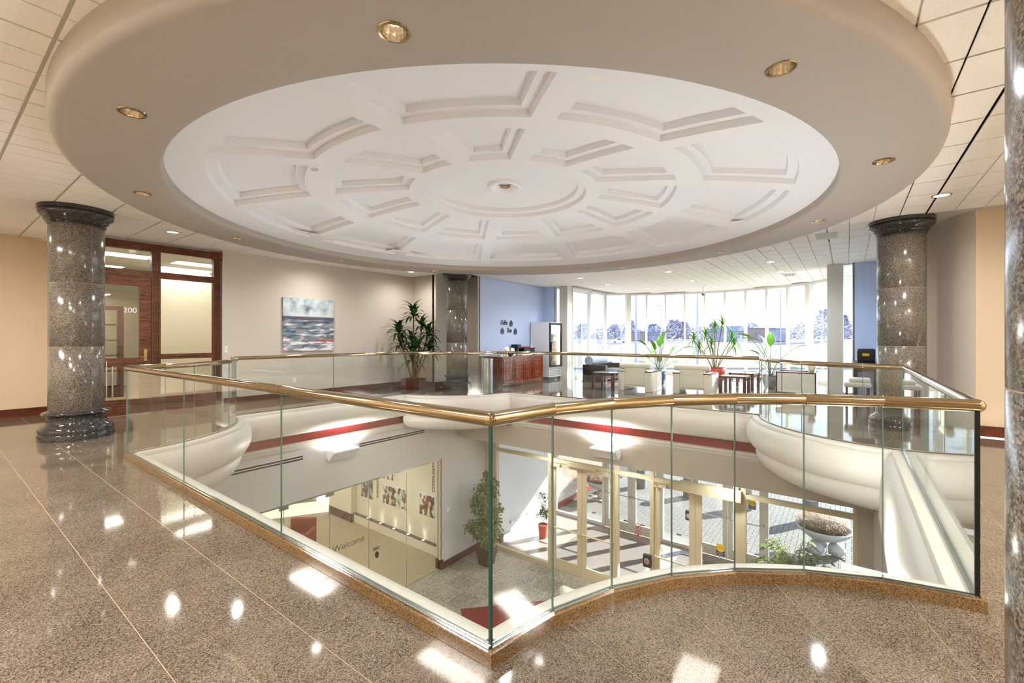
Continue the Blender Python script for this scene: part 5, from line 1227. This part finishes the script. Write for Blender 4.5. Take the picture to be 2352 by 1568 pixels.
# lounge plants
def pot(t, prof, m): MB().lathe(prof, n=32).build('pot', m, t, sharp=50); MB().lathe([(prof[-1][0] * .9, prof[-1][1] - .04), (.001, prof[-1][1] - .03)], n=24).build('soil', M_soil, t)
def bird(loc, lab, pm, seed, spec, ph=.34):
    t = thing('bird_of_paradise', lab, 'plant', loc); pot(t, [(.001, 0), (.13, 0), (.15, .02), (.20, ph * .5), (.21, ph * .8), (.185, ph * .92), (.22, ph), (.20, ph)], pm); me = mesh_of(blade(.46, .095, .35, 8, .3, .75), 'leaf', M_leafl); rr = random.Random(seed)
    for az, out, h, el, s2 in spec:
        tip = (out * math.cos(az), out * math.sin(az), h); MB().tube([(0, 0, ph - .04), (tip[0] * .35, tip[1] * .35, ph + (h - ph) * .55), tip], .010, 6, r1=.006, cap=False).build('stalk', M_leaf, t)
        leaf(me, t, tip, az + rr.uniform(-.3, .3), R(el), s2)
M_cob = mat('cobalt pot', (58, 74, 134), .12); M_rpot = mat('red glazed pot', (170, 34, 30), .12); M_gpot = mat('grey green pot', (116, 130, 136), .2)
rt = R(-53.13); 
bird((13.75, 4.65, 0), 'broad leaved plant in a cobalt blue pot between the armchairs', M_cob, 1, [(rt, .75, 1.12, -5, .75), (rt, .35, .95, 35, .9), (rt + R(180), .40, 1.20, 15, 1.0), (rt + R(180), .30, .80, 10, .8), (rt + R(60), .12, 1.15, 60, 1.0), (rt + R(-40), .15, 1.25, 65, 1.1), (rt + R(200), .15, 1.05, 50, .9), (rt + R(100), .2, .85, 30, .8), (rt + R(-100), .25, .70, 20, .8), (rt + R(170), .35, .62, 5, .7), (rt, .30, .62, 8, .7)], .40)
bird((14.6, 1.75, 0), 'broad leaved plant in a grey pot beside the right armchair', M_gpot, 9, [(rt + R(180), .55, 1.42, 5, 1.25), (rt + R(170), .30, 1.35, 0, 1.1), (rt, .62, 1.10, 10, .9), (rt + R(120), .15, 1.15, 60, .9), (rt + R(190), .35, .95, 15, .8), (rt + R(180), .45, .80, -5, .7), (rt + R(-30), .3, .62, 20, .7), (rt, .5, .58, -10, .6), (rt + R(60), .2, 1.2, 70, 1.0)], .38)
t = thing('spiky_plant', 'tall spiky leaved plant in a glossy red pot behind the second armchair', 'plant', (14.25, 3.15, 0)); pot(t, [(.001, 0), (.15, 0), (.17, .02), (.27, .30), (.29, .50), (.26, .54), (.28, .56), (.26, .56)], M_rpot)
sm = mesh_of(blade(.42, .017, 1.1, 5), 'leaf', M_leafl); rr = random.Random(4)
for (cx, cyy, h) in ((0, .0, 1.75), (-.18, .22, 1.50), (.20, -.42, 1.42), (.02, -.20, 1.82), (-.20, .55, 1.38), (.0, .1, 1.22), (-.1, .42, 1.10), (.1, -.5, 1.22)):
    MB().tube([(cx * .1, cyy * .1, .5), (cx * .5, cyy * .45, .5 + (h - .5) * .5), (cx, cyy, h)], .014, 6, r1=.010, cap=False).build('stem', M_bark, t)
    for i in range(32): leaf(sm, t, (cx, cyy, h - .05 + .08 * i / 32), i * 2.4, R(-30 + 105 * i / 32), rr.uniform(.85, 1.15))
# ficus in the lobby
def foliage(b, n, fn, s_, rr):
    for _ in range(n):
        c = fn(); d1 = Vector((rr.uniform(-1, 1), rr.uniform(-1, 1), rr.uniform(-1.1, .1))).normalized(); d2 = d1.cross(Vector((rr.uniform(-1, 1), rr.uniform(-1, 1), rr.uniform(-1, 1)))).normalized(); L_ = s_ * rr.uniform(.8, 1.2)
        b.add([c, c + d1 * L_ * .5 + d2 * L_ * .25, c + d1 * L_, c + d1 * L_ * .5 - d2 * L_ * .25], [(0, 1, 2, 3)])
t = thing('ficus_tree', 'leafy variegated ficus in a dark square pot in the lobby corner', 'plant', (9.55, 8.05, ZF)); rr = random.Random(11)
b = MB(); b.add([(s1 * w_, s2 * w_, z) for z, w_ in ((0, .15), (.40, .22)) for s1, s2 in ((-1, -1), (1, -1), (1, 1), (-1, 1))], [(3, 2, 1, 0), (0, 1, 5, 4), (1, 2, 6, 5), (2, 3, 7, 6), (3, 0, 4, 7)]); b.build('pot', mat('dark mottled pot', (70, 54, 36), .3, noise=.4, nscale=20), t); MB().box(-.2, .2, -.2, .2, .36, .38).build('soil', M_soil, t)
for k in range(4): a = k * 1.57; MB().tube([(.05 * math.cos(a), .05 * math.sin(a), .36), (.1 * math.cos(a + 1), .1 * math.sin(a + 1), .9), (.16 * math.cos(a + 2), .16 * math.sin(a + 2), 1.9)], .018, 6, r1=.01).build('stem', M_bark, t)
b = MB()
cl = [(Vector((rr.uniform(-.34, .34), rr.uniform(-.34, .34), rr.uniform(.75, 2.2))), rr.uniform(.13, .24)) for _ in range(44)] + [(Vector((0, 0, 2.4)), .12), (Vector((0, 0, 2.55)), .07)]
def fn():
    c, r_ = rr.choice(cl); v = Vector((rr.gauss(0, 1), rr.gauss(0, 1), rr.gauss(0, 1))).normalized() * r_ * rr.random() ** .33; return c + v
foliage(b, 3400, fn, .11, rr); b.build('foliage', M_fic, t)
# fern-like bush by the right door, lower lobby
t = thing('feathery_shrub', 'feathery green shrub in the vestibule beside the right entrance pane', 'plant', (12.3, .95, ZF)); rr = random.Random(21)
MB().lathe([(.001, 0), (.18, 0), (.24, .40), (.22, .40)], n=24).build('pot', M_soil, t)
b = MB(); st = MB()
for k in range(90):
    a = rr.random() * 6.283; L_ = rr.uniform(.35, .85); h = rr.uniform(.75, 1.55); P = [Vector((0, 0, .38)), Vector((L_ * .35 * math.cos(a), L_ * .35 * math.sin(a), h * .75)), Vector((L_ * .8 * math.cos(a), L_ * .8 * math.sin(a), h)), Vector((L_ * 1.1 * math.cos(a), L_ * 1.1 * math.sin(a), h - .12))]
    st.tube(P, .005, 4, cap=False)
    for i in range(26):
        u = .25 + .75 * i / 26; q = u * 3; j = min(2, int(q)); c = P[j].lerp(P[j + 1], q - j); sd = 1 if i % 2 else -1; dr = Vector((-math.sin(a) * sd + math.cos(a) * .5, math.cos(a) * sd + math.sin(a) * .5, rr.uniform(-.5, .2))).normalized(); L2 = .10; up = Vector((0, 0, 1)).cross(dr).normalized() * .022
        b.add([c, c + dr * L2 * .5 + up, c + dr * L2, c + dr * L2 * .5 - up], [(0, 1, 2, 3)])
st.build('stem', M_bark, t); b.build('foliage', mat('olive leaf', (110, 128, 48), .5, noise=.3, nscale=20), t)
# potted shrub in vestibule
t = thing('potted_shrub', 'small shrub in an orange red pot inside the vestibule', 'plant', (11.9, 7.7, ZF)); rr = random.Random(31)
MB().lathe([(.001, 0), (.12, 0), (.16, .42), (.14, .42), (.14, .38), (.001, .38)], n=24).build('pot', mat('orange red pot', (196, 66, 44), .35), t); MB().tube([(0, 0, .38), (0, 0, 1.2)], .012, 6).build('stem', M_bark, t)
b = MB(); cl2 = [(Vector((rr.uniform(-.16, .16), rr.uniform(-.16, .16), rr.uniform(.6, 1.45))), .14) for _ in range(14)]
def fn2():
    c, r_ = rr.choice(cl2); return c + Vector((rr.gauss(0, 1), rr.gauss(0, 1), rr.gauss(0, 1))).normalized() * r_ * rr.random() ** .4
foliage(b, 900, fn2, .06, rr); b.build('foliage', M_leaf, t)

# ---------------------------------------------------------------- unseen light panels behind and beside the camera, added for ambient fill
lp0 = None
for x, y, w in ((-1.6, 1.0, 'behind the camera'), (-1.6, 4.5, 'over the left walkway behind'), (-1.6, 8.2, 'far left behind the walkway'), (1.8, -2.9, 'right behind the camera'), (4.6, -3.6, 'over the right walkway')):
    if lp0 is None:
        lp0 = thing('fluorescent_light', 'added unseen fill panel on the ceiling ' + w, 'light panel', (x, y, ZC), group='unseen fill panels above the walkways')
        MB().box(-.30, .30, -.60, .60, -.012, 0).build('frame', M_white, lp0); MB().box(-.26, .26, -.56, .56, -.016, -.010).build('diffuser', M_troffer, lp0); area((0, 0, -.04), 85, .5, 1.1, (1, .92, .82), parent=lp0)
    else: dup(lp0, (x, y, ZC), label='added unseen fill panel on the ceiling ' + w)
